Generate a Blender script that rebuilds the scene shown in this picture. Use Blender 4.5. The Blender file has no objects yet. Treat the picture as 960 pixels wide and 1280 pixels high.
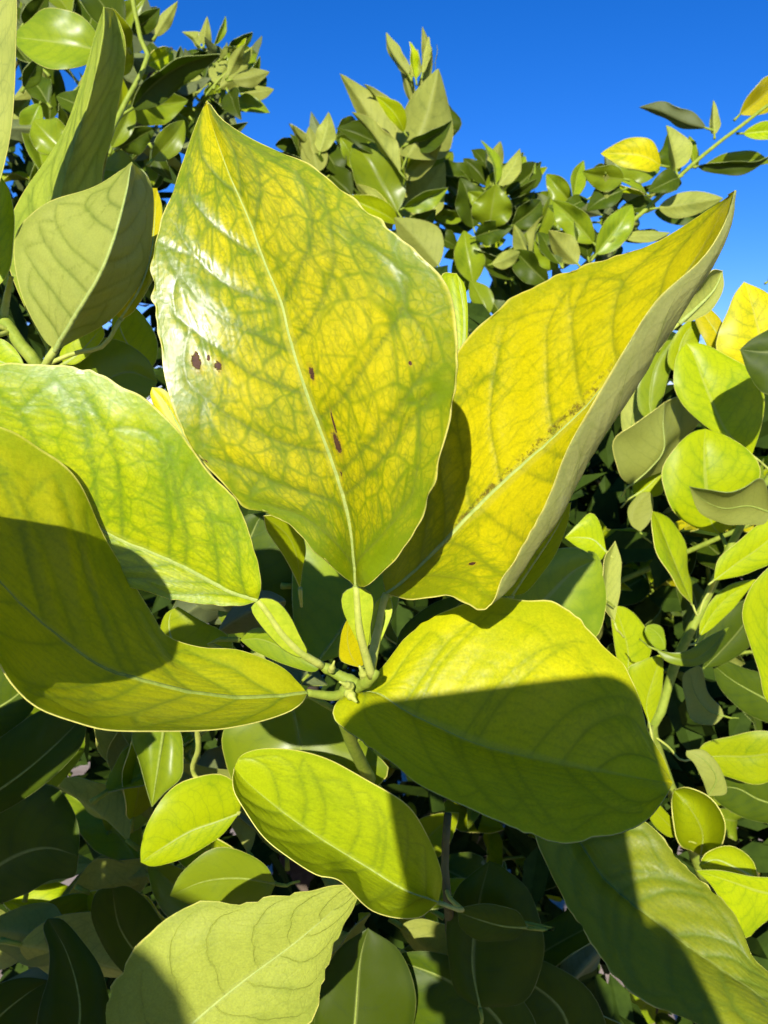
import bpy, math, random
import numpy as np
from mathutils import Vector, Matrix, Quaternion

random.seed(7); rng = np.random.default_rng(7)
sc = bpy.context.scene
col = sc.collection
R = math.radians

# ------------------------------------------------------------------ camera
CAM = np.array((0.0, 0.0, 1.55)); PITCH = -8.0; F = 960.0
cd = bpy.data.cameras.new('camera'); co = bpy.data.objects.new('camera', cd); col.objects.link(co)
co.location = CAM; co.rotation_euler = (R(90 + PITCH), 0, 0)
cd.sensor_width = 36; cd.lens = 27.0; cd.clip_start = 0.004; cd.clip_end = 5000
cd.dof.use_dof = True; cd.dof.focus_distance = 0.2; cd.dof.aperture_fstop = 45
sc.camera = co
CR = np.array(co.rotation_euler.to_matrix())
def at(x, y, d):                       # photo pixel + distance in metres -> point in the place
    return CAM + CR @ np.array(((x - 480) / F * d, -(y - 640) / F * d, -d))
def proj(p):
    q = CR.T @ (np.asarray(p) - CAM); d = -q[2]
    if d <= 1e-6: return (1e6, 1e6, d)
    return (480 + q[0] / d * F, 640 - q[1] / d * F, d)

# ------------------------------------------------------------------ light
SUNPX = (640, 955)                     # the sun stands behind the photographer; this is where it points
S = at(SUNPX[0], SUNPX[1], 1.0) - CAM; S /= np.linalg.norm(S)
sun_el = math.asin(-S[2]); sun_az = math.atan2(-S[0], -S[1])      # direction to the sun, clockwise from +Y
ld = bpy.data.lights.new('sun', 'SUN'); lo = bpy.data.objects.new('sun', ld); col.objects.link(lo)
ld.energy = 5.0; ld.angle = R(0.5); ld.color = (1.0, 0.95, 0.86)
lo.location = (-2, -4, 6)
lo.rotation_euler = Vector(S).to_track_quat('-Z', 'Y').to_euler()
w = bpy.data.worlds.new('World'); sc.world = w; w.use_nodes = True
nt = w.node_tree; bg = nt.nodes['Background']
sky = nt.nodes.new('ShaderNodeTexSky'); sky.sky_type = 'NISHITA'; sky.sun_disc = False
sky.sun_elevation = sun_el; sky.sun_rotation = sun_az
sky.air_density = 1.0; sky.dust_density = 0.0; sky.ozone_density = 6.0; sky.altitude = 1500
hs = nt.nodes.new('ShaderNodeHueSaturation'); hs.inputs['Saturation'].default_value = 1.23
tint = nt.nodes.new('ShaderNodeMix'); tint.data_type = 'RGBA'; tint.blend_type = 'MULTIPLY'; tint.inputs[0].default_value = 1.0
tint.inputs[7].default_value = (1.0, .80, 1.08, 1)
nt.links.new(sky.outputs[0], hs.inputs['Color']); nt.links.new(hs.outputs[0], tint.inputs[6]); nt.links.new(tint.outputs[2], bg.inputs[0])
bg.inputs[1].default_value = 0.115
sc.view_settings.view_transform = 'Standard'; sc.view_settings.look = 'None'
sc.view_settings.exposure = 0.52; sc.view_settings.gamma = 1.0; sc.view_settings.use_curve_mapping = False
sc.cycles.use_denoising = True; sc.cycles.max_bounces = 7; sc.cycles.diffuse_bounces = 4; sc.cycles.glossy_bounces = 2
sc.cycles.transmission_bounces = 5; sc.cycles.sample_clamp_indirect = 6
sc.cycles.use_adaptive_sampling = True; sc.cycles.adaptive_threshold = 0.03

# ------------------------------------------------------------------ node helpers
class NT:
    def __init__(s, tree): s.t = tree
    def n(s, typ, **kw):
        nd = s.t.nodes.new(typ)
        for k, v in kw.items(): setattr(nd, k, v)
        return nd
    def put(s, sock, v):
        if isinstance(v, bpy.types.NodeSocket): s.t.links.new(v, sock)
        elif v is not None: sock.default_value = v
    def m(s, op, a, b=None, c=None, clamp=False):
        nd = s.n('ShaderNodeMath', operation=op, use_clamp=clamp)
        for i, v in enumerate((a, b, c)):
            if v is not None: s.put(nd.inputs[i], v)
        return nd.outputs[0]
    def ss(s, x, lo, hi):               # smoothstep
        nd = s.n('ShaderNodeMapRange', interpolation_type='SMOOTHSTEP')
        s.put(nd.inputs['Value'], x); s.put(nd.inputs['From Min'], lo); s.put(nd.inputs['From Max'], hi)
        return nd.outputs[0]
    def noise(s, vec, scale, detail=3, rough=.55, dim='3D', wv=None):
        nd = s.n('ShaderNodeTexNoise', noise_dimensions=dim)
        if vec is not None: s.put(nd.inputs['Vector'], vec)
        if wv is not None: s.put(nd.inputs['W'], wv)
        s.put(nd.inputs['Scale'], scale); nd.inputs['Detail'].default_value = detail; nd.inputs['Roughness'].default_value = rough
        return nd.outputs[0]
    def mix(s, f, a, b, blend='MIX'):
        nd = s.n('ShaderNodeMix', data_type='RGBA', blend_type=blend)
        s.put(nd.inputs[0], f); s.put(nd.inputs[6], a); s.put(nd.inputs[7], b)
        return nd.outputs[2]
    def comb(s, x, y, z=0.0):
        nd = s.n('ShaderNodeCombineXYZ')
        for i, v in enumerate((x, y, z)): s.put(nd.inputs[i], v)
        return nd.outputs[0]
def rgb(*c): return (c[0], c[1], c[2], 1.0)

# one shared group that draws a citrus leaf's veins from its length / width coordinates
def vein_group():
    g = bpy.data.node_groups.new('leaf_veins', 'ShaderNodeTree')
    for nm in ('Line', 'Halo', 'Net', 'Mid', 'A', 'Sv', 'Fine'):
        g.interface.new_socket(nm, in_out='OUTPUT', socket_type='NodeSocketFloat')
    b = NT(g); out = g.nodes.new('NodeGroupOutput')
    uv = b.n('ShaderNodeUVMap'); sp = b.n('ShaderNodeSeparateXYZ'); b.put(sp.inputs[0], uv.outputs[0])
    rnd = b.n('ShaderNodeObjectInfo').outputs['Random']
    u, v = sp.outputs[0], sp.outputs[1]
    c = b.m('MULTIPLY_ADD', v, 2.0, -1.0); a = b.m('ABSOLUTE', c)
    side = b.m('SIGN', c)
    pos = b.comb(b.m('MULTIPLY', u, 1.0), b.m('MULTIPLY', c, .32), b.m('MULTIPLY', rnd, 37.0))
    wob = b.m('SUBTRACT', b.noise(pos, 7.0, 3), .5)
    wob2 = b.m('SUBTRACT', b.noise(pos, 2.2, 1), .5)
    a2 = b.m('POWER', a, 2.2); a8 = b.m('POWER', a, 9.0)
    q = b.m('SUBTRACT', u, b.m('MULTIPLY', a, .15)); q = b.m('SUBTRACT', q, b.m('MULTIPLY', a2, .12))
    q = b.m('SUBTRACT', q, b.m('MULTIPLY', a8, .10))
    q = b.m('ADD', q, b.m('MULTIPLY', wob, .07)); q = b.m('ADD', q, b.m('MULTIPLY', wob2, .14))
    x = b.m('MULTIPLY_ADD', q, 7.5, b.m('MULTIPLY', side, .23)); x = b.m('ADD', x, rnd)
    fr = b.m('FRACT', x); d = b.m('MULTIPLY', b.m('ABSOLUTE', b.m('SUBTRACT', fr, .5)), 2.0)
    fade = b.m('SUBTRACT', 1.0, b.ss(a, .72, 1.0))
    wid = b.m('MULTIPLY_ADD', a, -.045, .085)
    line = b.m('MULTIPLY', b.m('SUBTRACT', 1.0, b.ss(d, 0.0, wid)), fade)
    halo = b.m('MULTIPLY', b.m('SUBTRACT', 1.0, b.ss(d, .0, .55)), b.m('MULTIPLY_ADD', fade, .7, .3))
    # minor veins between, then the fine net
    wv = b.n('ShaderNodeVectorMath', operation='ADD')
    b.put(wv.inputs[0], pos); b.put(wv.inputs[1], b.comb(b.m('MULTIPLY', wob, .05), b.m('MULTIPLY', wob2, .05)))
    def net(scale, w0):
        vo = b.n('ShaderNodeTexVoronoi', feature='DISTANCE_TO_EDGE'); b.put(vo.inputs['Vector'], wv.outputs[0]); vo.inputs['Scale'].default_value = scale
        return b.m('SUBTRACT', 1.0, b.ss(vo.outputs['Distance'], 0.0, w0))
    n1 = net(17.0, .10); n2 = net(60.0, .16)
    nn = b.m('MAXIMUM', b.m('MULTIPLY', n1, .8), b.m('MULTIPLY', n2, .3))
    mid = b.m('SUBTRACT', 1.0, b.ss(a, b.m('MULTIPLY_ADD', u, -.02, .035), b.m('MULTIPLY_ADD', u, -.035, .065)))
    for nm, so in (('Line', line), ('Halo', halo), ('Net', nn), ('Mid', mid), ('A', a), ('Sv', u), ('Fine', n2)):
        b.put(out.inputs[nm], so)
    return g
VG = vein_group()

def leaf_mat(name, pale, green, vein, trans, mott=(.35, .75), halo_w=.6, net_w=.35, rough=.38, spec=.5, trans_f=.42,
             vary=.25, bump=1.0, under=False, spots=None, scar=None, dull=0.0, lite=False, geo=False, line_w=.56, base_green=0.0, rim_green=0.0, speck=.09):
    m = bpy.data.materials.new(name); m.use_nodes = True; t = m.node_tree; b = NT(t)
    pr = t.nodes['Principled BSDF']; out = t.nodes['Material Output']
    vg = b.n('ShaderNodeGroup'); vg.node_tree = VG; V = vg.outputs
    V = {k_: V[k_] for k_ in ('Line', 'Halo', 'Net', 'Mid', 'A', 'Sv', 'Fine')}
    if geo:
        V['Halo'] = b.n('ShaderNodeAttribute', attribute_name='halo').outputs['Fac']; V['Cross'] = b.n('ShaderNodeAttribute', attribute_name='cross').outputs['Fac']
        V['Net'] = b.m('MAXIMUM', b.m('MULTIPLY', V['Fine'], .35), b.m('MULTIPLY', V['Net'], .75)); V['Line'] = b.n('ShaderNodeAttribute', attribute_name='line').outputs['Fac']
    tc = b.n('ShaderNodeTexCoord').outputs['Object']
    oi = b.n('ShaderNodeObjectInfo')
    blot = b.noise(tc, 45.0, 2 if lite else 5, .68); fine = None if lite else b.noise(tc, 420.0, 3, .6)
    if lite: halo_w = .24; net_w = .3; vary = .5
    k = b.m('MULTIPLY', V['Halo'], halo_w)
    k = b.m('ADD', k, b.m('MULTIPLY', V['Net'], net_w))
    if geo: k = b.m('ADD', k, b.m('MULTIPLY', V['Cross'], .45 * halo_w))
    if rim_green: k = b.m('ADD', k, b.m('MULTIPLY', b.ss(V['A'], .45, 1.0), rim_green))
    if base_green: k = b.m('ADD', k, b.m('MULTIPLY', b.m('SUBTRACT', 1.0, b.ss(V['Sv'], .0, .42)), base_green))
    k = b.m('ADD', k, b.m('MULTIPLY', b.m('SUBTRACT', blot, .5), 1.9))
    if fine is not None: k = b.m('ADD', k, b.m('MULTIPLY', b.m('SUBTRACT', fine, .5), .35))
    k = b.m('ADD', k, b.m('MULTIPLY', b.m('SUBTRACT', oi.outputs['Random'], .5), vary))
    k = b.ss(k, mott[0] - .4, mott[1] + .2)
    c = b.mix(k, rgb(*pale), rgb(*green))
    vl = b.m('ADD', b.m('MULTIPLY', V['Halo'], .12), b.m('MULTIPLY', V['Line'], line_w), clamp=True) if geo else b.m('MAXIMUM', b.m('MULTIPLY', V['Line'], .5 if lite else .38), b.m('MULTIPLY', V['Net'], .2 if lite else .14))
    c = b.mix(vl, c, rgb(*vein))
    mid_c = tuple(.45 * p + .55 * q for p, q in zip(pale, (.42, .46, .12)))
    c = b.mix(b.m('MULTIPLY', V['Mid'], .4 if geo else .7), c, rgb(*mid_c))
    edge = b.ss(V['A'], .982, .995); inner = b.m('MULTIPLY', b.ss(V['A'], .84, .95), b.m('SUBTRACT', 1.0, edge)); c = b.mix(b.m('MULTIPLY', inner, .45), c, rgb(*green))
    c = b.mix(b.m('MULTIPLY', edge, b.ss(b.noise(tc, 55, 3, .7), .3, .6)), c, rgb(.78, .72, .16) if max(pale) > .3 else rgb(.30, .32, .08))
    if not lite:
        # weathering: tiny pale and dark flecks
        fl = b.n('ShaderNodeTexVoronoi'); b.put(fl.inputs['Vector'], tc); fl.inputs['Scale'].default_value = 230
        fm = b.m('MULTIPLY', b.m('LESS_THAN', fl.outputs['Distance'], .16), b.m('GREATER_THAN', b.noise(tc, 60, 2), .60))
        c = b.mix(b.m('MULTIPLY', fm, .22), c, rgb(*(min(1, 1.35 * p) for p in pale)))
        c = b.mix(b.m('MULTIPLY', b.ss(b.noise(tc, 90, 5, .7), .62, .75), .25 + dull), c, rgb(.5, .5, .30) if under else rgb(*(.75 * p for p in pale)))
    sm = ring = None
    if spots:
        nz = b.m('SUBTRACT', b.noise(tc, 650, 5, .8), .5)
        for (su, sv, ru, rv) in spots:
            uv = b.n('ShaderNodeUVMap'); sp = b.n('ShaderNodeSeparateXYZ'); b.put(sp.inputs[0], uv.outputs[0])
            dx = b.m('DIVIDE', b.m('SUBTRACT', sp.outputs[0], su), ru); dy = b.m('DIVIDE', b.m('SUBTRACT', sp.outputs[1], sv), rv)
            dd = b.m('SQRT', b.m('ADD', b.m('MULTIPLY', dx, dx), b.m('MULTIPLY', dy, dy)))
            dd = b.m('ADD', dd, b.m('MULTIPLY', nz, 2.6))
            k1 = b.m('SUBTRACT', 1.0, b.ss(dd, .75, 1.0)); kh = b.m('SUBTRACT', 1.0, b.ss(dd, .9, 2.0)); ring = kh if ring is None else b.m('MAXIMUM', ring, kh)
            sm = k1 if sm is None else b.m('MAXIMUM', sm, k1)
    if scar:
        s0, s1, c0, c1 = scar
        uv = b.n('ShaderNodeUVMap'); sp = b.n('ShaderNodeSeparateXYZ'); b.put(sp.inputs[0], uv.outputs[0])
        band = b.m('MULTIPLY', b.ss(sp.outputs[0], s0 - .05, s0 + .05), b.m('SUBTRACT', 1.0, b.ss(sp.outputs[0], s1 - .08, s1 + .03)))
        cross = b.m('MULTIPLY', b.ss(sp.outputs[1], c0, c0 + .5 * (c1 - c0)), b.m('SUBTRACT', 1.0, b.ss(sp.outputs[1], c1 - .004, c1)))
        k2 = b.m('MULTIPLY', b.m('MULTIPLY', band, cross), b.m('MULTIPLY', b.ss(b.noise(tc, 420, 5, .75), .46, .62), .72))
        sm = k2 if sm is None else b.m('MAXIMUM', sm, k2)
    if ring is not None: c = b.mix(b.m('MULTIPLY', ring, .5), c, rgb(.46, .30, .02))
    if sm is not None:
        c = b.mix(sm, c, b.mix(b.noise(tc, 900, 2), rgb(.03, .010, .005), rgb(.20, .085, .035)))
    if not lite: c = b.mix(1.0, c, b.mix(b.ss(b.noise(tc, 1500, 2, .6), .32, .68), rgb(1 - speck, 1 - .9 * speck, 1 - .6 * speck), rgb(1 + .8 * speck, 1 + .8 * speck, 1.03)), 'MULTIPLY')
    hv = b.n('ShaderNodeHueSaturation'); b.put(hv.inputs['Color'], c)
    b.put(hv.inputs['Value'], b.m('MULTIPLY_ADD', oi.outputs['Random'], vary, 1.0 - vary / 2))
    c = hv.outputs[0]
    b.put(pr.inputs['Base Color'], c)
    r = b.m('ADD', rough, b.m('MULTIPLY', b.m('SUBTRACT', blot if lite else b.noise(tc, 120, 3, .7), .5), .35), clamp=True)
    if sm is not None: r = b.m('MAXIMUM', r, b.m('MULTIPLY', sm, .7))
    b.put(pr.inputs['Roughness'], r); pr.inputs['Specular IOR Level'].default_value = spec
    # relief: veins sunk above, proud below, skin pitted with oil glands
    sg = 1.0 if under else -1.0
    bp = b.n('ShaderNodeBump'); bp.inputs['Strength'].default_value = .7 * bump; bp.inputs['Distance'].default_value = .0004
    if lite: h = b.noise(tc, 70, 2)
    else:
        vo = b.n('ShaderNodeTexVoronoi', feature='F1'); b.put(vo.inputs['Vector'], tc); vo.inputs['Scale'].default_value = 800
        h = b.m('MULTIPLY', V['Net'], .05 * sg if geo else .15 * sg)
        if not geo: h = b.m('ADD', b.m('MULTIPLY', V['Line'], .35 * sg), h)
        h = b.m('ADD', h, b.m('MULTIPLY', vo.outputs['Distance'], .12))
        h = b.m('ADD', h, b.m('MULTIPLY', b.noise(tc, 95, 3, .5), 1.1))
        if sm is not None: h = b.m('ADD', h, b.m('MULTIPLY', sm, -.8))
    b.put(bp.inputs['Height'], h); b.put(pr.inputs['Normal'], bp.outputs[0])
    tr = b.n('ShaderNodeBsdfTranslucent')
    tcol = b.mix(b.m('MULTIPLY', vl, .55), b.mix(.5, rgb(*trans), c), rgb(*(p * .4 for p in trans)))
    tcol2 = b.mix(.55, tcol, rgb(*trans))
    if sm is not None: tcol2 = b.mix(b.m('MULTIPLY', sm, .96), tcol2, rgb(.01, .004, .002))
    b.put(tr.inputs['Color'], tcol2); b.put(tr.inputs['Normal'], bp.outputs[0])
    mx = b.n('ShaderNodeMixShader'); mx.inputs[0].default_value = trans_f
    t.links.new(pr.outputs[0], mx.inputs[1]); t.links.new(tr.outputs[0], mx.inputs[2]); t.links.new(mx.outputs[0], out.inputs[0])
    return m

def plain_mat(name, c1, c2, scale=60, rough=.6, spec=.4, bump=.3, stripes=False):
    m = bpy.data.materials.new(name); m.use_nodes = True; b = NT(m.node_tree); pr = m.node_tree.nodes['Principled BSDF']
    tc = b.n('ShaderNodeTexCoord').outputs['Object']
    n = b.noise(tc, scale, 5, .65)
    b.put(pr.inputs['Base Color'], b.mix(b.ss(n, .3, .7), rgb(*c1), rgb(*c2)))
    b.put(pr.inputs['Roughness'], b.m('MULTIPLY_ADD', n, .2, rough - .1)); pr.inputs['Specular IOR Level'].default_value = spec
    bp = b.n('ShaderNodeBump'); bp.inputs['Strength'].default_value = bump; bp.inputs['Distance'].default_value = .0008
    b.put(bp.inputs['Height'], b.noise(tc, scale * 4, 4, .7)); b.put(pr.inputs['Normal'], bp.outputs[0])
    return m

RIM = plain_mat('leaf_margin', (.70, .65, .14), (.56, .54, .10), 300, .5)
RIMD = plain_mat('leaf_margin_green', (.22, .26, .05), (.14, .19, .03), 300, .5)
UNDER = leaf_mat('leaf_underside', (.42, .45, .08), (.29, .33, .06), (.16, .21, .04), (.66, .68, .03), rough=.62, spec=.25, under=True, bump=.7)
UNDERY = leaf_mat('leaf_underside_yellow', (.54, .52, .11), (.38, .40, .07), (.22, .27, .05), (.84, .76, .02), rough=.6, spec=.25, under=True, bump=.8)
UNDERD = leaf_mat('leaf_underside_dark', (.22, .26, .09), (.14, .18, .05), (.10, .13, .04), (.34, .46, .04), rough=.6, spec=.3, under=True)
SPOTMATS = {}
def pal(kind, **kw):
    P = dict(
        yellow=dict(pale=(.70, .61, .006), green=(.25, .33, .006), vein=(.12, .18, .025), trans=(.92, .80, .01), mott=(.35, .95), spec=.25),
        gold=dict(pale=(.74, .66, .004), green=(.28, .36, .004), vein=(.24, .27, .012), trans=(.98, .78, .01), mott=(.35, .95), spec=.14),
        lime=dict(pale=(.44, .52, .004), green=(.20, .34, .004), vein=(.13, .21, .02), trans=(.78, .84, .01), mott=(.30, .85), spec=.16),
        green=dict(pale=(.30, .38, .012), green=(.15, .25, .008), vein=(.22, .31, .03), trans=(.50, .66, .01), mott=(.25, .75), rough=.34, spec=.28),
        dark=dict(pale=(.09, .135, .005), green=(.04, .075, .003), vein=(.10, .15, .03), trans=(.18, .30, .005), mott=(.25, .75), rough=.42, spec=.14))[kind]  # dark: deep green leaves, colour lowered further to stand in for shade
    P.update(kw); return P
TOP = {k: leaf_mat('leaf_' + k, **pal(k)) for k in ('yellow', 'gold', 'lime', 'green', 'dark')}
MATS = {'yellow': (TOP['yellow'], UNDERY, RIM), 'gold': (TOP['gold'], UNDERY, RIM), 'lime': (TOP['lime'], UNDERY, RIM),
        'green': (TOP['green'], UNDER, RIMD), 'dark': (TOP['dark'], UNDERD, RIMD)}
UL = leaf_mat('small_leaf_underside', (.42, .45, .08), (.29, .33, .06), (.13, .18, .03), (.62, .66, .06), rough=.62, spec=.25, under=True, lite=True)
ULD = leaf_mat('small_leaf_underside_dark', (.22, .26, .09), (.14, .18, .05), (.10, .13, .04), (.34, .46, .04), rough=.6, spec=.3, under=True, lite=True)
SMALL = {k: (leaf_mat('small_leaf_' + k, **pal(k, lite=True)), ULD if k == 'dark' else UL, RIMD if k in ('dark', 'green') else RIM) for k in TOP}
STEM = plain_mat('green_stem', (.30, .36, .04), (.20, .27, .025), 180, .55, .2)
STEMY = plain_mat('yellow_green_stem', (.50, .52, .10), (.36, .42, .06), 200, .5)
WING = plain_mat('petiole_wing', (.40, .47, .02), (.27, .36, .012), 260, .5, .2)
TWIG = plain_mat('young_bark', (.16, .15, .05), (.09, .085, .03), 90, .85, .1, .6)
BARK = plain_mat('bark', (.16, .12, .085), (.07, .055, .04), 45, .85, .2, .8)
RIB = plain_mat('midrib_pale', (.40, .46, .12), (.30, .38, .08), 500, .55, .12)
RIBG = plain_mat('midrib_green', (.28, .34, .06), (.20, .26, .035), 500, .55, .12)

# ------------------------------------------------------------------ geometry helpers
def crv(pts, n, arc=True):
    """Catmull-Rom through pts, n samples by arc length"""
    P = np.array(pts, float)
    if len(P) == 2: return P[0] + (P[1] - P[0]) * np.linspace(0, 1, n)[:, None]
    E = np.vstack((2 * P[0] - P[1], P, 2 * P[-1] - P[-2]))
    out = []
    for i in range(1, len(E) - 2):
        p0, p1, p2, p3 = E[i - 1], E[i], E[i + 1], E[i + 2]
        t = np.linspace(0, 1, 16, endpoint=False)[:, None]
        out.append(.5 * ((2 * p1) + (-p0 + p2) * t + (2 * p0 - 5 * p1 + 4 * p2 - p3) * t ** 2 + (-p0 + 3 * p1 - 3 * p2 + p3) * t ** 3))
    out.append(P[-1:]); Q = np.vstack(out)
    l = np.concatenate(([0], np.cumsum(np.linalg.norm(np.diff(Q, axis=0), axis=1)))); l /= l[-1]
    x = np.linspace(0, 1, n)
    return np.stack([np.interp(x, l, Q[:, k]) for k in range(3)], 1)
def resamp(Q, x):
    l = np.linspace(0, 1, len(Q)); return np.stack([np.interp(x, l, Q[:, k]) for k in range(3)], 1)
def unit(v): return v / np.maximum(np.linalg.norm(v, axis=-1, keepdims=True), 1e-12)

def blade(Lc, Lm, Mc, Rm, Rc, ns, nt_, thick, up, ripple=(0, 3, 0), bump_amp=0.0, bulge=(0, 0), seed=0, tooth=0.0, veins=None):
    """thin solid leaf blade from edge / half / midrib curves (all base->tip); up = +1 when the upper side faces the camera.
    returns verts, faces, mat ids, per-corner uv, midrib points, midrib normals"""
    rg = np.random.default_rng(seed)
    x = .5 - .5 * np.cos(np.linspace(0, math.pi, ns + 1)); x = .45 * x + .55 * np.linspace(0, 1, ns + 1)
    L, M, Rr = resamp(Lc, x), resamp(Mc, x), resamp(Rc, x)
    tan = unit(np.gradient(M, axis=0)); n0 = unit(np.cross(tan, Rr - L + 1e-9)); n0[0], n0[-1] = n0[1], n0[-2]
    v = CAM - M
    if up is not None:
        if (np.sum(n0 * v, 1).mean() > 0) != (up > 0): n0 = -n0
    def half(E, Em, bg_):
        if Em is not None: return resamp(Em, x)
        return .5 * (E + M) + n0 * (bg_ * np.linalg.norm(E - M, axis=1))[:, None]
    LM, RM = half(L, Lm, bulge[0]), half(Rr, Rm, bulge[1])
    ts = np.linspace(-1, 1, nt_ + 1)
    ph = rg.uniform(0, 6.28, 8)
    G = np.zeros((ns + 1, nt_ + 1, 3))
    for j, t in enumerate(ts):
        E, Em = (L, LM) if t < 0 else (Rr, RM)
        a = abs(t)
        # quadratic through midrib (0), half (.5), edge (1)
        P = M * ((1 - a) * (1 - 2 * a)) + Em * (4 * a * (1 - a)) + E * (a * (2 * a - 1))
        wdt = np.linalg.norm(E - M, axis=1)
        off = ripple[0] * wdt * np.sin(ripple[1] * 6.283 * x + ripple[2] + (2.1 if t < 0 else 0)) * a ** 2 * np.sin(math.pi * x)
        q = x - .24 * a
        if ns >= 60: off = off + bump_amp * wdt * np.cos(6.283 * 8.5 * q + 1.3 * np.sin(9 * x + ph[0]) + (1.5 if t < 0 else 0)) * math.sin(math.pi * min(1, a * 1.05)) ** 1 * .5
        off = off + (bump_amp if ns >= 60 else 1.6 * bump_amp) * wdt * (np.sin(5 * x + 4 * t + ph[1]) * np.sin(7 * x - 3 * t + ph[2])) * a * np.sin(math.pi * x)
        if tooth and a > .98: P = P + unit(E - M) * (tooth * (np.sin(61 * x + ph[3] + 5 * np.sin(13 * x + ph[4])) * np.sin(23 * x + ph[5]) + .5 * np.sin(140 * x + 3 * np.sin(31 * x)) * np.sin(9 * x + ph[6]) ** 2) * np.sin(math.pi * x) ** .7)[:, None]
        G[:, j] = P + n0 * off[:, None]
    du = np.gradient(G, axis=0); dv = np.gradient(G, axis=1); N = np.cross(du, dv); 
    N[0] = N[1]; N[-1] = N[-2]; N = unit(N)
    sgn = np.sign(np.sum(N * n0[:, None, :], axis=2).mean()); N *= sgn
    if veins is not None: G = veins(G, N, x, ts)
    B = G - N * thick
    nv = (ns + 1) * (nt_ + 1); w1 = nt_ + 1
    ii, jj = np.meshgrid(np.arange(ns), np.arange(nt_), indexing='ij'); ii, jj = ii.ravel(), jj.ravel()
    q = np.stack((ii * w1 + jj, (ii + 1) * w1 + jj, (ii + 1) * w1 + jj + 1, ii * w1 + jj + 1), 1)
    if sgn < 0: q = q[:, ::-1]
    UV = np.stack((np.repeat(x, w1), np.tile((ts + 1) / 2, ns + 1)), 1)
    loop = [(i, 0) for i in range(ns + 1)] + [(ns, j) for j in range(1, nt_ + 1)] + [(i, nt_) for i in range(ns - 1, -1, -1)] + [(0, j) for j in range(nt_ - 1, 0, -1)]
    li = np.array([p[0] for p in loop]); lj = np.array([p[1] for p in loop]); n = len(loop)
    g, b_ = G[li, lj], B[li, lj]; o = unit(g - G[np.clip(li, 1, ns - 1), np.clip(lj, 1, nt_ - 1)] + 1e-12)
    rimv = np.stack((g, .5 * (g + b_) + o * thick * .35, b_), 1).reshape(-1, 3)
    k0 = 2 * nv + 3 * np.arange(n); k1 = np.roll(k0, -1)
    rf = np.concatenate([np.stack((k0 + e, k0 + e + 1, k1 + e + 1, k1 + e), 1) for e in (0, 1)])
    if sgn < 0: rf = rf[:, ::-1]
    verts = np.concatenate((G.reshape(-1, 3), B.reshape(-1, 3), rimv))
    faces = np.concatenate((q, q[:, ::-1] + nv, rf)); mats = np.concatenate((np.zeros(len(q)), np.ones(len(q)), np.full(len(rf), 2))).astype(np.int32)
    vuv = np.concatenate((UV, UV, np.repeat(UV[li * w1 + lj], 3, 0)))
    return verts, faces, mats, vuv[faces.ravel()].reshape(-1, 4, 2), G, N

def mesh_from(name, verts, faces, mats, uvs, materials, origin):
    me = bpy.data.meshes.new(name); verts = np.asarray(verts) - origin; nf = len(faces)
    me.vertices.add(len(verts)); me.vertices.foreach_set('co', verts.astype(np.float32).ravel())
    me.loops.add(nf * 4); me.loops.foreach_set('vertex_index', np.asarray(faces, np.int32).ravel())
    me.polygons.add(nf); me.polygons.foreach_set('loop_start', np.arange(0, nf * 4, 4, dtype=np.int32))
    for m in materials: me.materials.append(m)
    me.polygons.foreach_set('material_index', np.asarray(mats, np.int32))
    uv = me.uv_layers.new(name='UVMap'); uv.data.foreach_set('uv', np.asarray(uvs, np.float32).ravel())
    me.polygons.foreach_set('use_smooth', np.ones(nf, bool))
    me.update(calc_edges=True); me.validate(); return me

def link(name, data, parent=None, loc=(0, 0, 0)):
    o = bpy.data.objects.new(name, data); col.objects.link(o); o.location = loc
    if parent is not None: o.parent = parent
    return o

def tube(pts, radii, sides=8, flat=None, closed=True):
    P = np.array(pts, float); n = len(P); T = unit(np.gradient(P, axis=0))
    ref = np.array((0, 0, 1.0)) if abs(T[0][2]) < .9 else np.array((1.0, 0, 0))
    X = unit(np.cross(T[0], ref)); V, Fc = [], []
    for i in range(n):
        X = unit(X - T[i] * np.dot(X, T[i])); Y = np.cross(T[i], X)
        for k in range(sides):
            a = 6.28318 * k / sides; V.append(P[i] + radii[i] * (math.cos(a) * X + math.sin(a) * Y))
    for i in range(n - 1):
        for k in range(sides):
            k2 = (k + 1) % sides; Fc.append([i * sides + k, i * sides + k2, (i + 1) * sides + k2, (i + 1) * sides + k])
    if closed: Fc += [list(range(sides))[::-1], [(n - 1) * sides + k for k in range(sides)]]
    return V, Fc
def tube_obj(name, pts, radii, mat, parent, origin, loc=(0, 0, 0), sides=8, rough=0.0):
    P = np.array(pts, float)
    rr = np.array(radii, float)
    if rough: rr = rr * (1 + rough * rng.uniform(-1, 1, len(rr)))
    V, Fc = tube(P, rr, sides)
    me = bpy.data.meshes.new(name); me.from_pydata([tuple(v - origin) for v in V], [], Fc); me.materials.append(mat)
    me.polygons.foreach_set('use_smooth', [True] * len(Fc)); me.update()
    return link(name, me, parent, loc)

# ------------------------------------------------------------------ the setting
def ground():
    n = 60; xs = np.sign(np.linspace(-1, 1, n)) * np.abs(np.linspace(-1, 1, n)) ** 4 * 1500
    V = [(x, y + 3, .03 * math.sin(3 * x) * math.cos(2.3 * y) if abs(x) < 8 and abs(y) < 8 else 0) for x in xs for y in xs]
    Fc = [(i * n + j, (i + 1) * n + j, (i + 1) * n + j + 1, i * n + j + 1) for i in range(n - 1) for j in range(n - 1)]
    me = bpy.data.meshes.new('ground'); me.from_pydata(V, [], Fc); 
    m = plain_mat('dry_soil', (.46, .36, .27), (.28, .21, .15), 9, .95, .1, 1.0); me.materials.append(m)
    o = link('ground', me); o['kind'] = 'structure'
ground()

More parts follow.
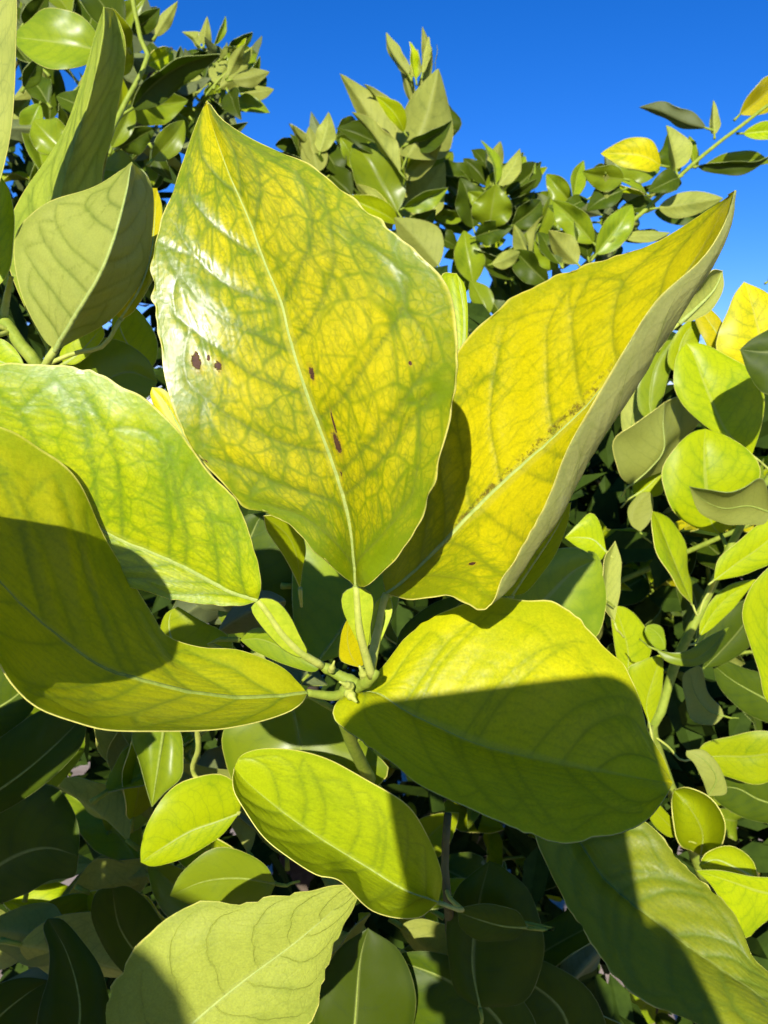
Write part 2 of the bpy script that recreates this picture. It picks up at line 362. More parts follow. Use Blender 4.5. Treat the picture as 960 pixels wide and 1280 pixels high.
def tree(label, loc, crown_top):
    e = bpy.data.objects.new('citrus_tree', None); col.objects.link(e); e.location = loc
    e['label'] = label; e['category'] = 'tree'; e['group'] = 'citrus trees of the orchard'
    T = np.array(loc)
    pts = crv([T + (0, 0, -.05), T + (.02, -.01, .25), T + (-.02, .02, .55), T + (0, 0, crown_top)], 14)
    tube_obj('trunk', pts, np.linspace(.055, .018, 14), BARK, e, T, sides=12, rough=.08)
    return e, T
near, NT0 = tree('citrus tree with large mottled yellow leaves, brown spots on its biggest leaf', (-.10, .95, 0), 1.35)
right, RT0 = tree('citrus tree of small sunlit lime leaves beside the bare soil gap', (.66, 1.05, 0), 1.4)
back, BT0 = tree('citrus tree raising olive shoots and a slanting twig against blue sky', (.22, 1.55, 0), 1.55)
left, LT0 = tree('citrus tree with a shiny leaf and spiky twig tips behind folded pale leaves', (-.62, 1.05, 0), 1.7)

# a leaf's own veins: side veins leave the midrib, arch towards the tip and loop into the next one, finer cross veins between them
class Veins:
    def __init__(self, seed, n=7, sig=.0012, relief=.0002, cross=16, ridge=1.0):
        self.seed, self.n, self.sig, self.relief, self.cross, self.ridge = seed, n, sig, relief, cross, ridge
    def paths(self):
        rg = np.random.default_rng(self.seed); out = []
        for sd in (-1, 1):
            n = self.n; sv = []
            s0 = .03 + (np.arange(n) + rg.uniform(.1, .5)) * (.80 / n) + rg.normal(size=n) * .022
            for k in range(n):
                a = np.linspace(.01, .86 + rg.uniform(-.06, .05), 26); f1, f2 = rg.uniform(0, 6.3, 2); sl_ = rg.uniform(.10, .19)
                s = s0[k] + sl_ * a + .10 * a ** 2.5 + .012 * np.sin(5 * a + f1) * a + .006 * np.sin(13 * a + f2) * a + .05 * np.clip(a - .62, 0, 1) ** 1.3
                s = np.minimum(s, .985 - .02 * (1 - a)); sv.append((a, s))
                out.append((np.stack((s, sd * a), 1), .00030, .00014, 1.0))
            for k in range(n - 1):
                (a0, p0), (a1, p1) = sv[k], sv[k + 1]
                e = a0[-1]; j = int(20 + rg.integers(-2, 3)); t = np.linspace(0, 1, 12)       # loop near the margin
                A = e + (a1[j] - e) * t + .03 * np.sin(math.pi * t); P = p0[-1] + (p1[j] - p0[-1]) * t
                out.append((np.stack((P, sd * A), 1), .00015, .00013, .8))
                for c in range(self.cross):
                    i = int(np.clip(2 + c * 22 / self.cross + rg.integers(-1, 2), 1, 24)); j = int(np.clip(i + rg.integers(-4, 3), 1, 24))
                    w = rg.normal(size=4) * .022
                    A = a0[i] + (a1[j] - a0[i]) * t + w[0] * np.sin(math.pi * t) + .5 * w[1] * np.sin(3 * math.pi * t)
                    P = p0[i] + (p1[j] - p0[i]) * t + .4 * w[2] * np.sin(2 * math.pi * t)
                    out.append((np.stack((P, sd * A), 1), .00011, .00008, .5))
                    if rg.random() < .7:                                                      # blind branchlet
                        m_ = int(rg.integers(3, 9)); t2 = np.linspace(0, 1, 6); da = rg.uniform(-.09, .12)
                        out.append((np.stack((P[m_] + rg.uniform(-.02, .03) * t2, sd * np.clip(A[m_] + da * t2, .02, .97)), 1), .00008, .00005, .35))
        return out
    def sample(self, uv):
        i = np.interp(uv[:, 0], self.x, np.arange(len(self.x))); j = np.interp(uv[:, 1], self.ts, np.arange(len(self.ts)))
        i0 = np.clip(i.astype(int), 0, len(self.x) - 2); j0 = np.clip(j.astype(int), 0, len(self.ts) - 2); fi, fj = (i - i0)[:, None], (j - j0)[:, None]
        g = lambda Q: Q[i0, j0] * (1 - fi) * (1 - fj) + Q[i0 + 1, j0] * fi * (1 - fj) + Q[i0, j0 + 1] * (1 - fi) * fj + Q[i0 + 1, j0 + 1] * fi * fj
        return g(self.G), unit(g(self.N))
    def __call__(self, G, N, x, ts):
        self.G, self.N, self.x, self.ts = G, N, x, ts; self.P = self.paths()
        ce = G.reshape(-1, 3).mean(0); fl = G.reshape(-1, 3) - ce; halo = np.zeros(len(fl)); net = np.zeros(len(fl)); line = np.zeros(len(fl))
        for (uv, r0, r1, wt) in self.P:
            uv = crv(np.c_[uv, np.zeros(len(uv))], 3 * len(uv))[:, :2]; q, _ = self.sample(uv); q = q - ce; mg = .006 if wt > .6 else .003; lo_, hi_ = q.min(0) - mg, q.max(0) + mg
            sel = np.where(np.all((fl > lo_) & (fl < hi_), axis=1))[0]
            if not len(sel): continue
            d2 = ((fl[sel] ** 2).sum(1)[:, None] + (q ** 2).sum(1)[None] - 2 * fl[sel] @ q.T); am = d2.argmin(1); dist = np.sqrt(np.maximum(d2[np.arange(len(sel)), am], 0))
            rad = np.linspace(r0, r1, len(q))[am] * .85 + .00013
            line[sel] = np.maximum(line[sel], min(1, .35 + .65 * wt) * np.exp(-(dist / rad) ** 2))
            if wt > .6: halo[sel] = np.maximum(halo[sel], wt * np.exp(-(dist / self.sig) ** 1.5))
            else: net[sel] = np.maximum(net[sel], 2 * wt * np.exp(-(dist / (self.sig * .45)) ** 1.5))
        self.halo, self.net, self.line = halo, net, line
        self.G = G - N * ((halo + .22 * net + .2 * line) * self.relief).reshape(G.shape[:2])[:, :, None]
        return self.G

# ------------------------------------------------------------------ leaves with a traced outline, each at its own distance
def px3(pts, d):
    """pixels -> points; d = (base, middle, tip) distances, or points carry their own"""
    P = [np.array(p, float) for p in pts]
    xy = np.array([p[:2] for p in P]); l = np.concatenate(([0], np.cumsum(np.linalg.norm(np.diff(xy, axis=0), axis=1)))); l /= l[-1]
    d0, d1, d2 = d
    out = []
    for p, t in zip(P, l):
        dd = p[2] if len(p) > 2 else d0 * (1 - t) * (1 - 2 * t) + d1 * 4 * t * (1 - t) + d2 * t * (2 * t - 1)
        out.append(at(p[0], p[1], dd))
    return out
DEFER = []; STEMS = {}
def leaf(tr, M, L, Rr, kind, dM, dL=None, dR=None, up=1, Lm=None, dLm=None, Rm=None, dRm=None, ns=40, nt_=22, thick=.00028,
         ripple=(.05, 2.3, 0), bump=.02, bulge=(.06, .06), mats=None, pet=None, pet_r=.0011, rib=True, rib_r=.0010, wing=None, label=None, seed=1, tooth=0.0, veins=None):
    tobj, T0 = tr
    sh = lambda d, e: tuple(a + e for a in d)
    dL = dL or dM; dR = dR or dM
    b0, t0 = M[0], M[-1]
    Mc = crv(px3(M, dM), 64)
    def edge(E, d):
        return crv([Mc[0]] + px3([b0] + list(E) + [t0], d)[1:-1] + [Mc[-1]], 64)
    Lc, Rc = edge(L, dL), edge(Rr, dR)
    Lmc = edge(Lm, dLm or dL) if Lm else None; Rmc = edge(Rm, dRm or dR) if Rm else None
    v, f, mi, uv, G, N = blade(Lc, Lmc, Mc, Rmc, Rc, ns, nt_, thick, up, ripple, bump, bulge, seed, tooth, veins)
    org = Mc[0]
    me = mesh_from('leaf', v, f, mi, uv, mats or (MATS if ns > 30 else SMALL)[kind], org)
    o = link('leaf', me, tobj, org - T0)
    if label: o['label'] = label
    if veins is not None:
        nvt = len(me.vertices); pad = np.zeros(nvt - 2 * len(veins.halo))
        for nm_, arr in (('halo', veins.halo), ('cross', veins.net), ('line', veins.line)):
            at_ = me.attributes.new(nm_, 'FLOAT', 'POINT'); at_.data.foreach_set('value', np.concatenate((arr, arr, pad)).astype(np.float32))
    mid = G[:, nt_ // 2]; nm = N[:, nt_ // 2]
    dark = kind in ('dark', 'green')
    if rib:
        x = np.linspace(0, 1, len(mid)); rr = rib_r * (1 - .85 * x)
        k = int(len(mid) * .96)
        tube_obj('midrib', (mid - nm * (thick * .5 + rr * .48)[:, None])[:k], rr[:k], RIBG if dark else RIB, o, org, sides=8)
    if pet is not False:
        tdir = unit(Mc[0] - Mc[3])
        if pet: pts = [org] + [at(*p) for p in pet]
        else:
            DEFER.append((o, org, tdir, pet_r, dark, tr)); return o, G
        q = crv(pts, 12)
        V, Fc = tube(q, np.linspace(pet_r * .85, pet_r * 1.25, 12), 8)
        me2 = bpy.data.meshes.new('petiole')
        Vv = [p - org for p in V]; mm = [0] * len(Fc); uvs = [[(0, .5)] * len(z) for z in Fc]; Fa = list(Fc)
        if wing:
            wl, wr, dw = wing
            e = lambda E: crv([q[0]] + px3(E, dw) + [q[8]], 32)
            wv, wf, wm, wu, _, _ = blade(e(wl), None, crv(list(q[:9]), 32), None, e(wr), 14, 8, .0005, up, (0, 1, 0), 0, (.05, .05), 3)
            k0 = len(Vv); Vv += [p - org for p in wv]; Fa += [[int(i) + k0 for i in z] for z in wf]; mm += [1 if z < 2 else 2 for z in wm]; uvs += [[tuple(p) for p in z] for z in wu]
        me2.from_pydata([tuple(p) for p in Vv], [], Fa)
        for m in ((STEM if dark else STEMY), STEM if dark else WING, RIMD): me2.materials.append(m)
        ul = me2.uv_layers.new(name='UVMap'); ul.data.foreach_set('uv', [c for z in uvs for p in z for c in p])
        me2.polygons.foreach_set('material_index', mm); me2.polygons.foreach_set('use_smooth', [True] * len(Fa)); me2.update()
        link('petiole', me2, o)
    return o, G
def uv_of(G, x, y):
    """where on a leaf's own length / width a point of it lies"""
    best = None
    for i in range(0, G.shape[0], 2):
        for j in range(0, G.shape[1], 2):
            p = proj(G[i, j]); q = (p[0] - x) ** 2 + (p[1] - y) ** 2
            if best is None or q < best[0]: best = (q, i, j)
    ns = G.shape[0] - 1; s = np.linspace(0, 1, ns + 1); xx = .45 * (.5 - .5 * np.cos(math.pi * s)) + .55 * s
    return xx[best[1]], best[2] / (G.shape[1] - 1)

# --- the shoot in front -------------------------------------------------------------------------------------------
Tn = (near, NT0)
o, G1 = leaf(Tn, [(445, 733), (437, 655), (418, 586), (386, 499), (363, 426), (352, 380), (330, 326), (311, 274), (285, 214), (264, 152), (258, 126)],
     [(400, 696), (368, 662), (350, 649), (327, 641), (299, 628), (272, 596), (240, 563), (221, 518), (210, 476), (196, 417), (189, 352), (191, 311), (210, 255), (229, 202), (247, 150)],
     [(460, 731), (492, 701), (524, 655), (547, 586), (565, 518), (573, 472), (571, 420), (560, 367), (537, 330), (485, 285), (432, 240), (395, 210), (357, 191), (320, 176), (298, 164), (277, 150), (266, 136)],
     'yellow', (.192, .1735, .182), (.186, .168, .181), (.184, .156, .178), ns=300, nt_=200, ripple=(.035, 2.0, 1.0), bump=.016, bulge=(.05, .07), veins=Veins(5, 8),
     pet=[(446, 748, .193), (449, 785, .195), (456, 815, .199), (465, 846, .203)], pet_r=.0010, rib_r=.0014, tooth=.0005,
     wing=([(432, 739), (427, 748), (429, 764), (437, 782), (447, 802)], [(459, 738), (466, 748), (466, 765), (463, 782), (461, 802)], (.192, .194, .197)),
     label='largest leaf, mottled yellow with brown blemishes', seed=4)
sp = []
for (x, y, ru, rv) in ((246, 451, .012, .017), (273, 455, .009, .013), (262, 447, .004, .006), (390, 467, .013, .008), (421, 553, .018, .014), (428, 592, .007, .005),
                       (512, 453, .003, .004), (416, 530, .018, .004), (259, 576, .003, .003)):
    u_, v_ = uv_of(G1, x, y); sp.append((u_, v_, ru * 1.1, rv * 1.1))
hero = leaf_mat('leaf_yellow_blemished', **pal('yellow', geo=True, spots=sp, rough=.34, spec=.55, green=(.15, .25, .003), halo_w=.34, net_w=.75, mott=(.20, .90), base_green=.65, rim_green=.35))
o.data.materials[0] = hero

leaf(Tn, [(322, 751), (287, 740), (233, 711), (187, 690), (142, 671), (60, 620), (-30, 570), (-110, 540)],
     [(326, 735), (324, 712), (308, 657), (292, 623), (258, 586), (225, 540), (192, 507), (158, 486), (117, 465), (75, 457), (33, 455), (0, 456), (-50, 470), (-90, 505)],
     [(300, 757), (267, 756), (225, 751), (183, 740), (130, 725), (70, 705), (0, 670), (-70, 610)],
     'lime', (.197, .191, .184), (.195, .184, .178), (.196, .189, .184), ns=200, nt_=130, ripple=(.03, 2, .5), bump=.014, veins=Veins(8, 9),
     mats=(leaf_mat('leaf_lime_veined', **pal('lime', geo=True, pale=(.55, .60, .006), halo_w=.34, net_w=.6, rim_green=.3, rough=.38, spec=.6)), UNDERY, RIM), rib_r=.0012, tooth=.0003,
     pet=[(333, 764, .198), (352, 792, .200), (375, 815, .203), (404, 833, .208)], pet_r=.0009,
     wing=([(328, 748), (346, 752), (362, 770), (374, 794), (384, 814)], [(314, 760), (322, 776), (342, 800), (358, 814), (376, 822)], (.197, .199, .203)),
     label='broad lime green leaf reaching sideways', seed=9)

leaf(Tn, [(384, 866), (342, 870), (292, 871), (233, 863), (179, 850), (125, 832), (83, 802), (42, 769), (0, 727), (-60, 660), (-130, 590)],
     [(372, 852), (350, 832), (300, 813), (250, 811), (208, 798), (190, 770), (167, 723), (142, 673), (121, 632), (100, 602), (75, 582), (42, 565), (0, 540), (-60, 525), (-110, 545)],
     [(377, 878), (358, 890), (317, 902), (250, 913), (188, 917), (133, 915), (92, 902), (50, 882), (21, 852), (0, 819), (-50, 760), (-110, 660)],
     'green', (.205, .174, .152), (.207, .188, .166), (.198, .152, .140), ns=190, nt_=120, ripple=(.07, 2.2, 2.4), bump=.012, veins=Veins(12, 8), rib_r=.0011, bulge=(-.04, -.08),
     mats=(leaf_mat('leaf_olive', **pal('lime', geo=True, pale=(.50, .50, .008), green=(.26, .35, .006), halo_w=.3, rim_green=.3)), UNDER, RIM),
     pet=[(398, 868, .207), (415, 870, .209), (428, 868, .211)], pet_r=.0012, label='long twisting olive green leaf', seed=11)

o, G4 = leaf(Tn, [(483, 742), (520, 712), (560, 672), (590, 640), (640, 592), (690, 548), (735, 505), (775, 455), (820, 395), (865, 330), (900, 270), (919, 239)],
     [(478, 715), (488, 660), (505, 600), (530, 520), (560, 455), (600, 405), (640, 373), (674, 356), (700, 343), (774, 319), (828, 299), (889, 259)],
     [(512, 749), (555, 744), (580, 752), (598, 763), (612, 756), (625, 728), (640, 702), (680, 632), (707, 565), (741, 504), (784, 431), (821, 374), (875, 325), (903, 283)],
     'gold', mats=(TOP['gold'], leaf_mat('leaf_underside_grey_green', (.44, .46, .15), (.33, .37, .10), (.2, .25, .06), (.66, .68, .03), rough=.65, spec=.2, under=True), RIM), dM=(.212, .196, .165), dL=(.218, .208, .168), dR=(.204, .169, .160), Rm=[(520, 728), (562, 715), (592, 708), (618, 712), (640, 711), (660, 686), (705, 629), (740, 565), (774, 517), (808, 460), (848, 396), (888, 334), (910, 285)],
     dRm=(.21, .178, .162), ns=300, nt_=200, ripple=(.0, 2.2, 0), bump=.012, bulge=(-.03, 0), veins=Veins(17, 8), rib_r=.0011, tooth=.0005,
     pet=[(478, 758, .212), (471, 795, .211), (463, 835, .210)], pet_r=.0012,
     wing=([(474, 748), (466, 760), (465, 775), (464, 795)], [(489, 750), (490, 766), (483, 785), (474, 805)], (.212, .211, .211)),
     label='golden folded leaf with brown scarring along its midrib', seed=15)
u1, v1 = uv_of(G4, 589, 704)
gm = leaf_mat('leaf_gold_scarred', **pal('gold', geo=True, spots=[(u1, v1, .007, .009)], scar=(.20, .66, .452, .494), halo_w=.34, net_w=.6, base_green=.8, rim_green=.25))
o.data.materials[0] = gm

leaf(Tn, [(440, 862), (461, 864), (476, 868), (510, 890), (555, 912), (600, 931), (660, 946), (741, 962), (800, 973), (841, 979)],
     [(455, 850), (474, 838), (490, 818), (504, 800), (527, 780), (570, 759), (619, 748), (660, 748), (692, 748), (724, 770), (754, 807), (781, 834), (798, 871), (811, 915), (831, 950)],
     [(420, 880), (418, 900), (450, 924), (487, 950), (525, 980), (581, 1010), (637, 1033), (674, 1046), (707, 1054), (734, 1048), (741, 1045), (748, 1046), (781, 1039), (808, 1026), (830, 999)],
     'lime', (.212, .205, .196), (.216, .220, .200), (.206, .186, .192), ns=200, nt_=130, ripple=(.03, 2.2, 1), bump=.012, veins=Veins(23, 8), bulge=(.06, .05), rib_r=.00055, tooth=.0003,
     mats=(leaf_mat('leaf_bright_lime', **pal('lime', geo=True, pale=(.66, .62, .006), green=(.42, .47, .006), vein=(.22, .28, .01), halo_w=.25, spec=.15, rim_green=.3, base_green=.3)), UNDER, RIMD),
     pet=[(436, 868, .212), (430, 866, .212)], pet_r=.0015, label='broad yellow green leaf below the golden one, half in shade', seed=21)

# leaf just outside the frame on this shoot; its shadow lies on the olive leaf
leaf(Tn, [(-520, 620, .115), (-400, 640, .112), (-250, 655, .11), (-95, 665, .112)], [(-480, 520, .115), (-330, 480, .112), (-200, 485, .11), (-130, 545, .11), (-104, 600, .11)], [(-470, 720, .115), (-330, 800, .112), (-190, 800, .11), (-112, 745, .11)],
     'lime', (.115, .11, .11), ns=28, nt_=16, seed=31, pet=[(-560, 600, .125), (-500, 760, .2), (-250, 900, .4), (100, 1000, .7)], label='lime leaf shading the twisting olive one')

for (bx, by, tx, ty, dd) in ((-520, 1000, -160, 900, .2), (-560, 1120, -170, 1060, .215), (-420, 1230, -120, 1170, .22)):  # unseen leaves, added off frame to darken the leaves at lower left
    mx, my = .5 * (bx + tx), .5 * (by + ty)
    leaf(Tn, [(bx, by), (mx, my + 8), (tx, ty)], [(bx * .8 + tx * .2, by - 90), (mx, my - 110), (bx * .2 + tx * .8, ty - 75)], [(bx * .8 + tx * .2, by + 90), (mx, my + 110), (bx * .2 + tx * .8, ty + 75)],
         'green', (dd, dd, dd), ns=24, nt_=14, seed=int(-bx))

# stem of the shoot
def stem(tr, pts, r0, r1, mat=STEM, name='twig', n=28, rough=.06, knobs=()):
    q = crv([at(*p) for p in pts], n); STEMS.setdefault(tr[0].name, []).extend(list(q))
    t_ = np.linspace(0, 1, n); rr = np.linspace(r0, r1, n)
    for (k_, a_) in knobs: rr = rr * (1 + a_ * np.exp(-((t_ - k_) / .09) ** 2))
    return tube_obj(name, q, rr, mat, tr[0], tr[1], sides=10, rough=rough)
stem(Tn, [(430, 866, .212), (452, 856, .208), (466, 846, .203), (470, 838, .203)], .0019, .0012, STEM, rough=.03, knobs=((.1, .25), (.62, .2)))
stem(Tn, [(404, 833, .208), (420, 842, .209), (445, 856, .209)], .0011, .0019, STEM, rough=.03, knobs=((.12, .3), (.8, .2)))
stem(Tn, [(560, 1400, .75), (520, 1120, .45), (440, 930, .26), (428, 876, .216), (432, 864, .211)], .005, .0018, STEM, rough=.1)
stem(Tn, [(463, 835, .210), (460, 846, .209)], .0019, .0022)
for (x0, y0, x1, y1, r0) in ((456, 846, 449, 832, .0011), (438, 858, 424, 852, .0010), (436, 866, 446, 878, .0012), (414, 838, 418, 826, .0008)):    # axillary buds
    stem(Tn, [(x0, y0, .206), (.5 * (x0 + x1), .5 * (y0 + y1), .2035), (x1, y1, .2025)], r0 * 1.3, r0 * .25, STEMY, 'bud', 12, .04, knobs=((.45, .4),))

# --- lower leaves of the same tree ---------------------------------------------------------------------------------
leaf(Tn, [(548, 1128), (505, 1112), (457, 1083), (405, 1051), (356, 1017), (311, 980), (293, 960)],
     [(553, 1100), (547, 1070), (532, 1040), (510, 1010), (480, 987), (424, 954), (375, 939), (330, 936), (302, 944)],
     [(520, 1147), (470, 1140), (425, 1101), (395, 1093), (360, 1070), (330, 1045), (305, 1010), (292, 985)],
     'lime', (.285, .27, .262), (.285, .265, .262), (.275, .245, .258), ns=140, nt_=90, bulge=(.07, -.1), veins=Veins(42, 8, relief=.0003), mats=(leaf_mat('leaf_lime_soft', **pal('lime', geo=True, halo_w=.15, net_w=.15, line_w=.5, rim_green=-.3, pale=(.45, .54, .010), green=(.25, .37, .008))), UNDERY, RIM), label='rounded lime leaf tip under the twig joint', seed=41)
leaf(Tn, [(355, 860), (367, 890), (375, 930), (384, 985)], [(310, 870), (283, 905), (279, 940), (300, 985)], [(400, 872), (430, 905), (465, 938), (487, 965), (460, 990), (420, 995)],
     'green', (.30, .30, .29), ns=30, nt_=20, seed=43)
leaf(Tn, [(180, 1345), (235, 1285), (300, 1230), (367, 1180), (420, 1135), (449, 1108)], [(135, 1300), (137, 1242), (165, 1194), (206, 1150), (247, 1131), (300, 1131), (334, 1121), (375, 1116), (424, 1107)],
     [(250, 1360), (330, 1330), (386, 1275), (405, 1225), (420, 1176), (445, 1126)], 'lime', (.26, .268, .275), ns=50, nt_=30, seed=45, tooth=.0014,
     mats=(leaf_mat('leaf_weathered', **pal('lime', speck=.12, pale=(.42, .47, .07), green=(.27, .33, .04), vein=(.32, .35, .05), net_w=.1, halo_w=.25, rough=.55, bump=2.0, dull=.30)), UNDER, RIM),
     label='weathered pale leaf with a worn greyish margin')
leaf(Tn, [(705, 1015), (730, 1060), (760, 1103), (830, 1160), (897, 1208), (945, 1240), (1040, 1310)],
     [(670, 1035), (683, 1080), (707, 1127), (733, 1170), (757, 1207), (783, 1237), (813, 1257), (853, 1273), (920, 1300), (990, 1315)],
     [(770, 1010), (813, 1030), (837, 1057), (853, 1077), (880, 1103), (907, 1130), (927, 1160), (943, 1200), (962, 1217), (1010, 1265)],
     'green', (.30, .26, .23), (.295, .248, .225), (.30, .265, .235), ns=150, nt_=90, bulge=(.1, .06), seed=47, veins=Veins(48, 9, relief=.0004), ripple=(.05, 1.8, 0), tooth=.0005,
     mats=(leaf_mat('leaf_deep_green', **pal('green', geo=True, pale=(.33, .36, .015), green=(.17, .22, .01), rough=.42, spec=.3, dull=.1)), UNDER, RIM), label='big dull green leaf pointing down to the soil')
leaf(Tn, [(299, 1017), (270, 1028), (237, 1040), (200, 1062), (176, 1078)], [(302, 990), (275, 967), (234, 974), (206, 995), (184, 1030), (176, 1060)], [(275, 1046), (241, 1067), (212, 1079), (190, 1083)],
     'lime', (.32, .315, .31), ns=30, nt_=20, seed=49)
leaf(Tn, [(345, 1105), (300, 1098), (255, 1102), (212, 1120)], [(330, 1080), (292, 1060), (261, 1063), (227, 1091)], [(330, 1128), (292, 1133), (240, 1130)], 'green', (.34, .335, .33), ns=28, nt_=18, seed=50)
leaf(Tn, [(205, 905), (200, 940), (195, 975), (190, 1008)], [(175, 900), (165, 922), (175, 955), (183, 985)], [(225, 915), (229, 950), (226, 972), (206, 990)], 'green', (.36, .355, .345), ns=28, nt_=18, seed=51, bulge=(-.2, -.2))
leaf(Tn, [(-30, 1100), (20, 1070), (60, 1060), (98, 1070)], [(-20, 1020), (30, 985), (69, 984), (89, 1005), (99, 1036)], [(-10, 1130), (31, 1118), (62, 1101), (92, 1096)], 'dark', (.33, .32, .31), ns=28, nt_=18, seed=52)
leaf(Tn, [(90, 1330), (100, 1260), (85, 1195), (60, 1148)], [(50, 1310), (50, 1260), (60, 1220), (62, 1187), (54, 1160)], [(140, 1300), (136, 1252), (127, 1211), (103, 1177), (79, 1150)], 'dark', (.27, .275, .285), ns=28, nt_=18, seed=53, bulge=(-.1, .1))
leaf(Tn, [(-40, 1330), (-10, 1280), (30, 1245), (62, 1225)], [(-60, 1280), (-20, 1240), (25, 1222)], [(0, 1330), (40, 1290), (60, 1250)], 'dark', (.28, .285, .29), ns=24, nt_=14, seed=54)
leaf(Tn, [(-40, 1010), (10, 980), (60, 940), (110, 890)], [(-40, 960), (10, 915), (60, 885)], [(-10, 1020), (50, 985), (100, 935)], 'dark', (.30, .30, .31), ns=28, nt_=18, seed=55)
leaf(Tn, [(-50, 920), (-10, 890), (20, 870), (44, 845)], [(-40, 870), (0, 830), (30, 820)], [(-10, 925), (25, 905), (44, 880)], 'dark', (.31, .31, .31), ns=24, nt_=14, seed=56)
leaf(Tn, [(600, 1260), (590, 1200), (598, 1130), (612, 1076)], [(570, 1240), (561, 1200), (558, 1157), (570, 1112), (590, 1092)], [(660, 1250), (680, 1190), (665, 1120), (630, 1085)], 'dark', (.32, .325, .33), ns=30, nt_=20, seed=57, bulge=(.15, .1))
leaf(Tn, [(660, 1160), (630, 1158), (600, 1150), (572, 1140)], [(645, 1138), (605, 1130), (580, 1134)], [(640, 1175), (600, 1176), (576, 1160)], 'dark', (.315, .312, .31), ns=24, nt_=14, seed=58)
leaf(Tn, [(650, 1330), (620, 1270), (560, 1225), (480, 1195)], [(580, 1330), (520, 1290), (470, 1230)], [(670, 1280), (620, 1220), (540, 1190)], 'dark', (.34, .34, .35), ns=28, nt_=18, seed=59)
leaf(Tn, [(440, 1330), (445, 1260), (450, 1200), (460, 1160)], [(400, 1320), (395, 1250), (420, 1190)], [(500, 1320), (520, 1250), (500, 1190)], 'dark', (.33, .335, .34), ns=28, nt_=18, seed=60)
leaf(Tn, [(230, 1230), (180, 1200), (150, 1160), (140, 1110)], [(190, 1240), (140, 1200), (115, 1150), (120, 1115)], [(230, 1200), (205, 1150), (165, 1110)], 'dark', (.36, .36, .36), ns=24, nt_=14, seed=61)
leaf(Tn, [(720, 1330), (700, 1260), (640, 1220), (590, 1230)], [(680, 1330), (640, 1290), (595, 1265)], [(760, 1300), (730, 1230), (650, 1195)], 'dark', (.36, .36, .37), ns=24, nt_=14, seed=62)
# leaves close behind the joint
leaf(Tn, [(375, 735), (372, 700), (360, 670), (330, 645)], [(378, 712), (382, 685), (372, 660), (345, 646)], [(366, 715), (352, 690), (335, 665)], 'lime', (.27, .26, .25), ns=28, nt_=18, seed=63, bulge=(-.1, -.2), rib=False)
leaf(Tn, [(452, 835), (440, 822), (434, 800), (437, 768)], [(430, 828), (424, 820), (427, 790)], [(458, 820), (455, 790), (445, 770)], 'gold', (.23, .24, .25), ns=20, nt_=12, seed=64, rib=False)
leaf(Tn, [(300, 800), (330, 800), (375, 822), (400, 835)], [(320, 785), (360, 795), (390, 820)], [(320, 815), (360, 832), (390, 840)], 'green', (.24, .235, .232), ns=20, nt_=12, seed=65, rib=False)
leaf(Tn, [(245, 840), (215, 800), (212, 770), (222, 758)], [(280, 830), (290, 800), (250, 775)], [(215, 835), (200, 800), (205, 770)], 'lime', (.30, .30, .30), ns=22, nt_=14, seed=66)
leaf(Tn, [(350, 790), (310, 700), (318, 660), (330, 640)], [(410, 770), (420, 700), (380, 650)], [(310, 770), (290, 700), (300, 650)], 'dark', (.34, .34, .34), ns=22, nt_=14, seed=67)
leaf(Tn, [(395, 830), (440, 760), (430, 700), (400, 650)], [(370, 790), (365, 730), (370, 670)], [(470, 800), (500, 740), (470, 680)], 'green', (.31, .33, .34), ns=22, nt_=14, seed=68)
leaf(Tn, [(540, 840), (545, 800), (560, 770), (590, 740)], [(500, 830), (500, 790), (540, 755)], [(580, 830), (600, 790), (605, 760)], 'dark', (.26, .265, .27), ns=22, nt_=14, seed=69)
leaf(Tn, [(640, 745), (660, 715), (690, 670), (714, 628)], [(615, 740), (640, 690), (680, 640)], [(660, 738), (690, 700), (708, 660)], 'lime', (.245, .24, .235), ns=30, nt_=20, seed=70)
leaf(Tn, [(576, 450), (580, 420), (579, 385), (571, 342)], [(565, 430), (555, 390), (552, 345)], [(583, 435), (585, 400), (582, 360)], 'lime', (.235, .235, .235), ns=28, nt_=18, seed=71, bulge=(-.1, .1))
stem(Tn, [(575, 1300, .5), (562, 1150, .33), (556, 1080, .32), (560, 1017, .32)], .0024, .0016, TWIG, knobs=((.5, .3), (.75, .35)))
stem(Tn, [(246, 905, .30), (248, 935, .31), (244, 970, .325), (300, 1017, .32)], .0012, .0010, STEMY)

# --- left side, near -----------------------------------------------------------------------------------------------
leaf(Tn, [(69, 437), (97, 390), (124, 345), (142, 300), (157, 244), (165, 203)], [(54, 422), (30, 375), (19, 330), (22, 292), (37, 270), (67, 251), (120, 232), (150, 214)],
     [(95, 425), (131, 401), (165, 367), (184, 337), (190, 300), (189, 240), (178, 216)], 'lime', (.262, .246, .258), (.262, .262, .262), (.275, .288, .272), up=-1, ns=140, nt_=90, bulge=(.12, .05), seed=81, veins=Veins(83, 6, relief=-.0003, cross=3),
     mats=(TOP['yellow'], leaf_mat('leaf_underside_veined', (.42, .47, .09), (.30, .36, .05), (.15, .21, .035), (.70, .74, .02), rough=.62, spec=.2, under=True, geo=True, halo_w=.5), RIM),
     pet=[(62, 447, .263), (52, 470, .27), (35, 520, .29)], pet_r=.0016, label='folded leaf showing its pale grey green underside')
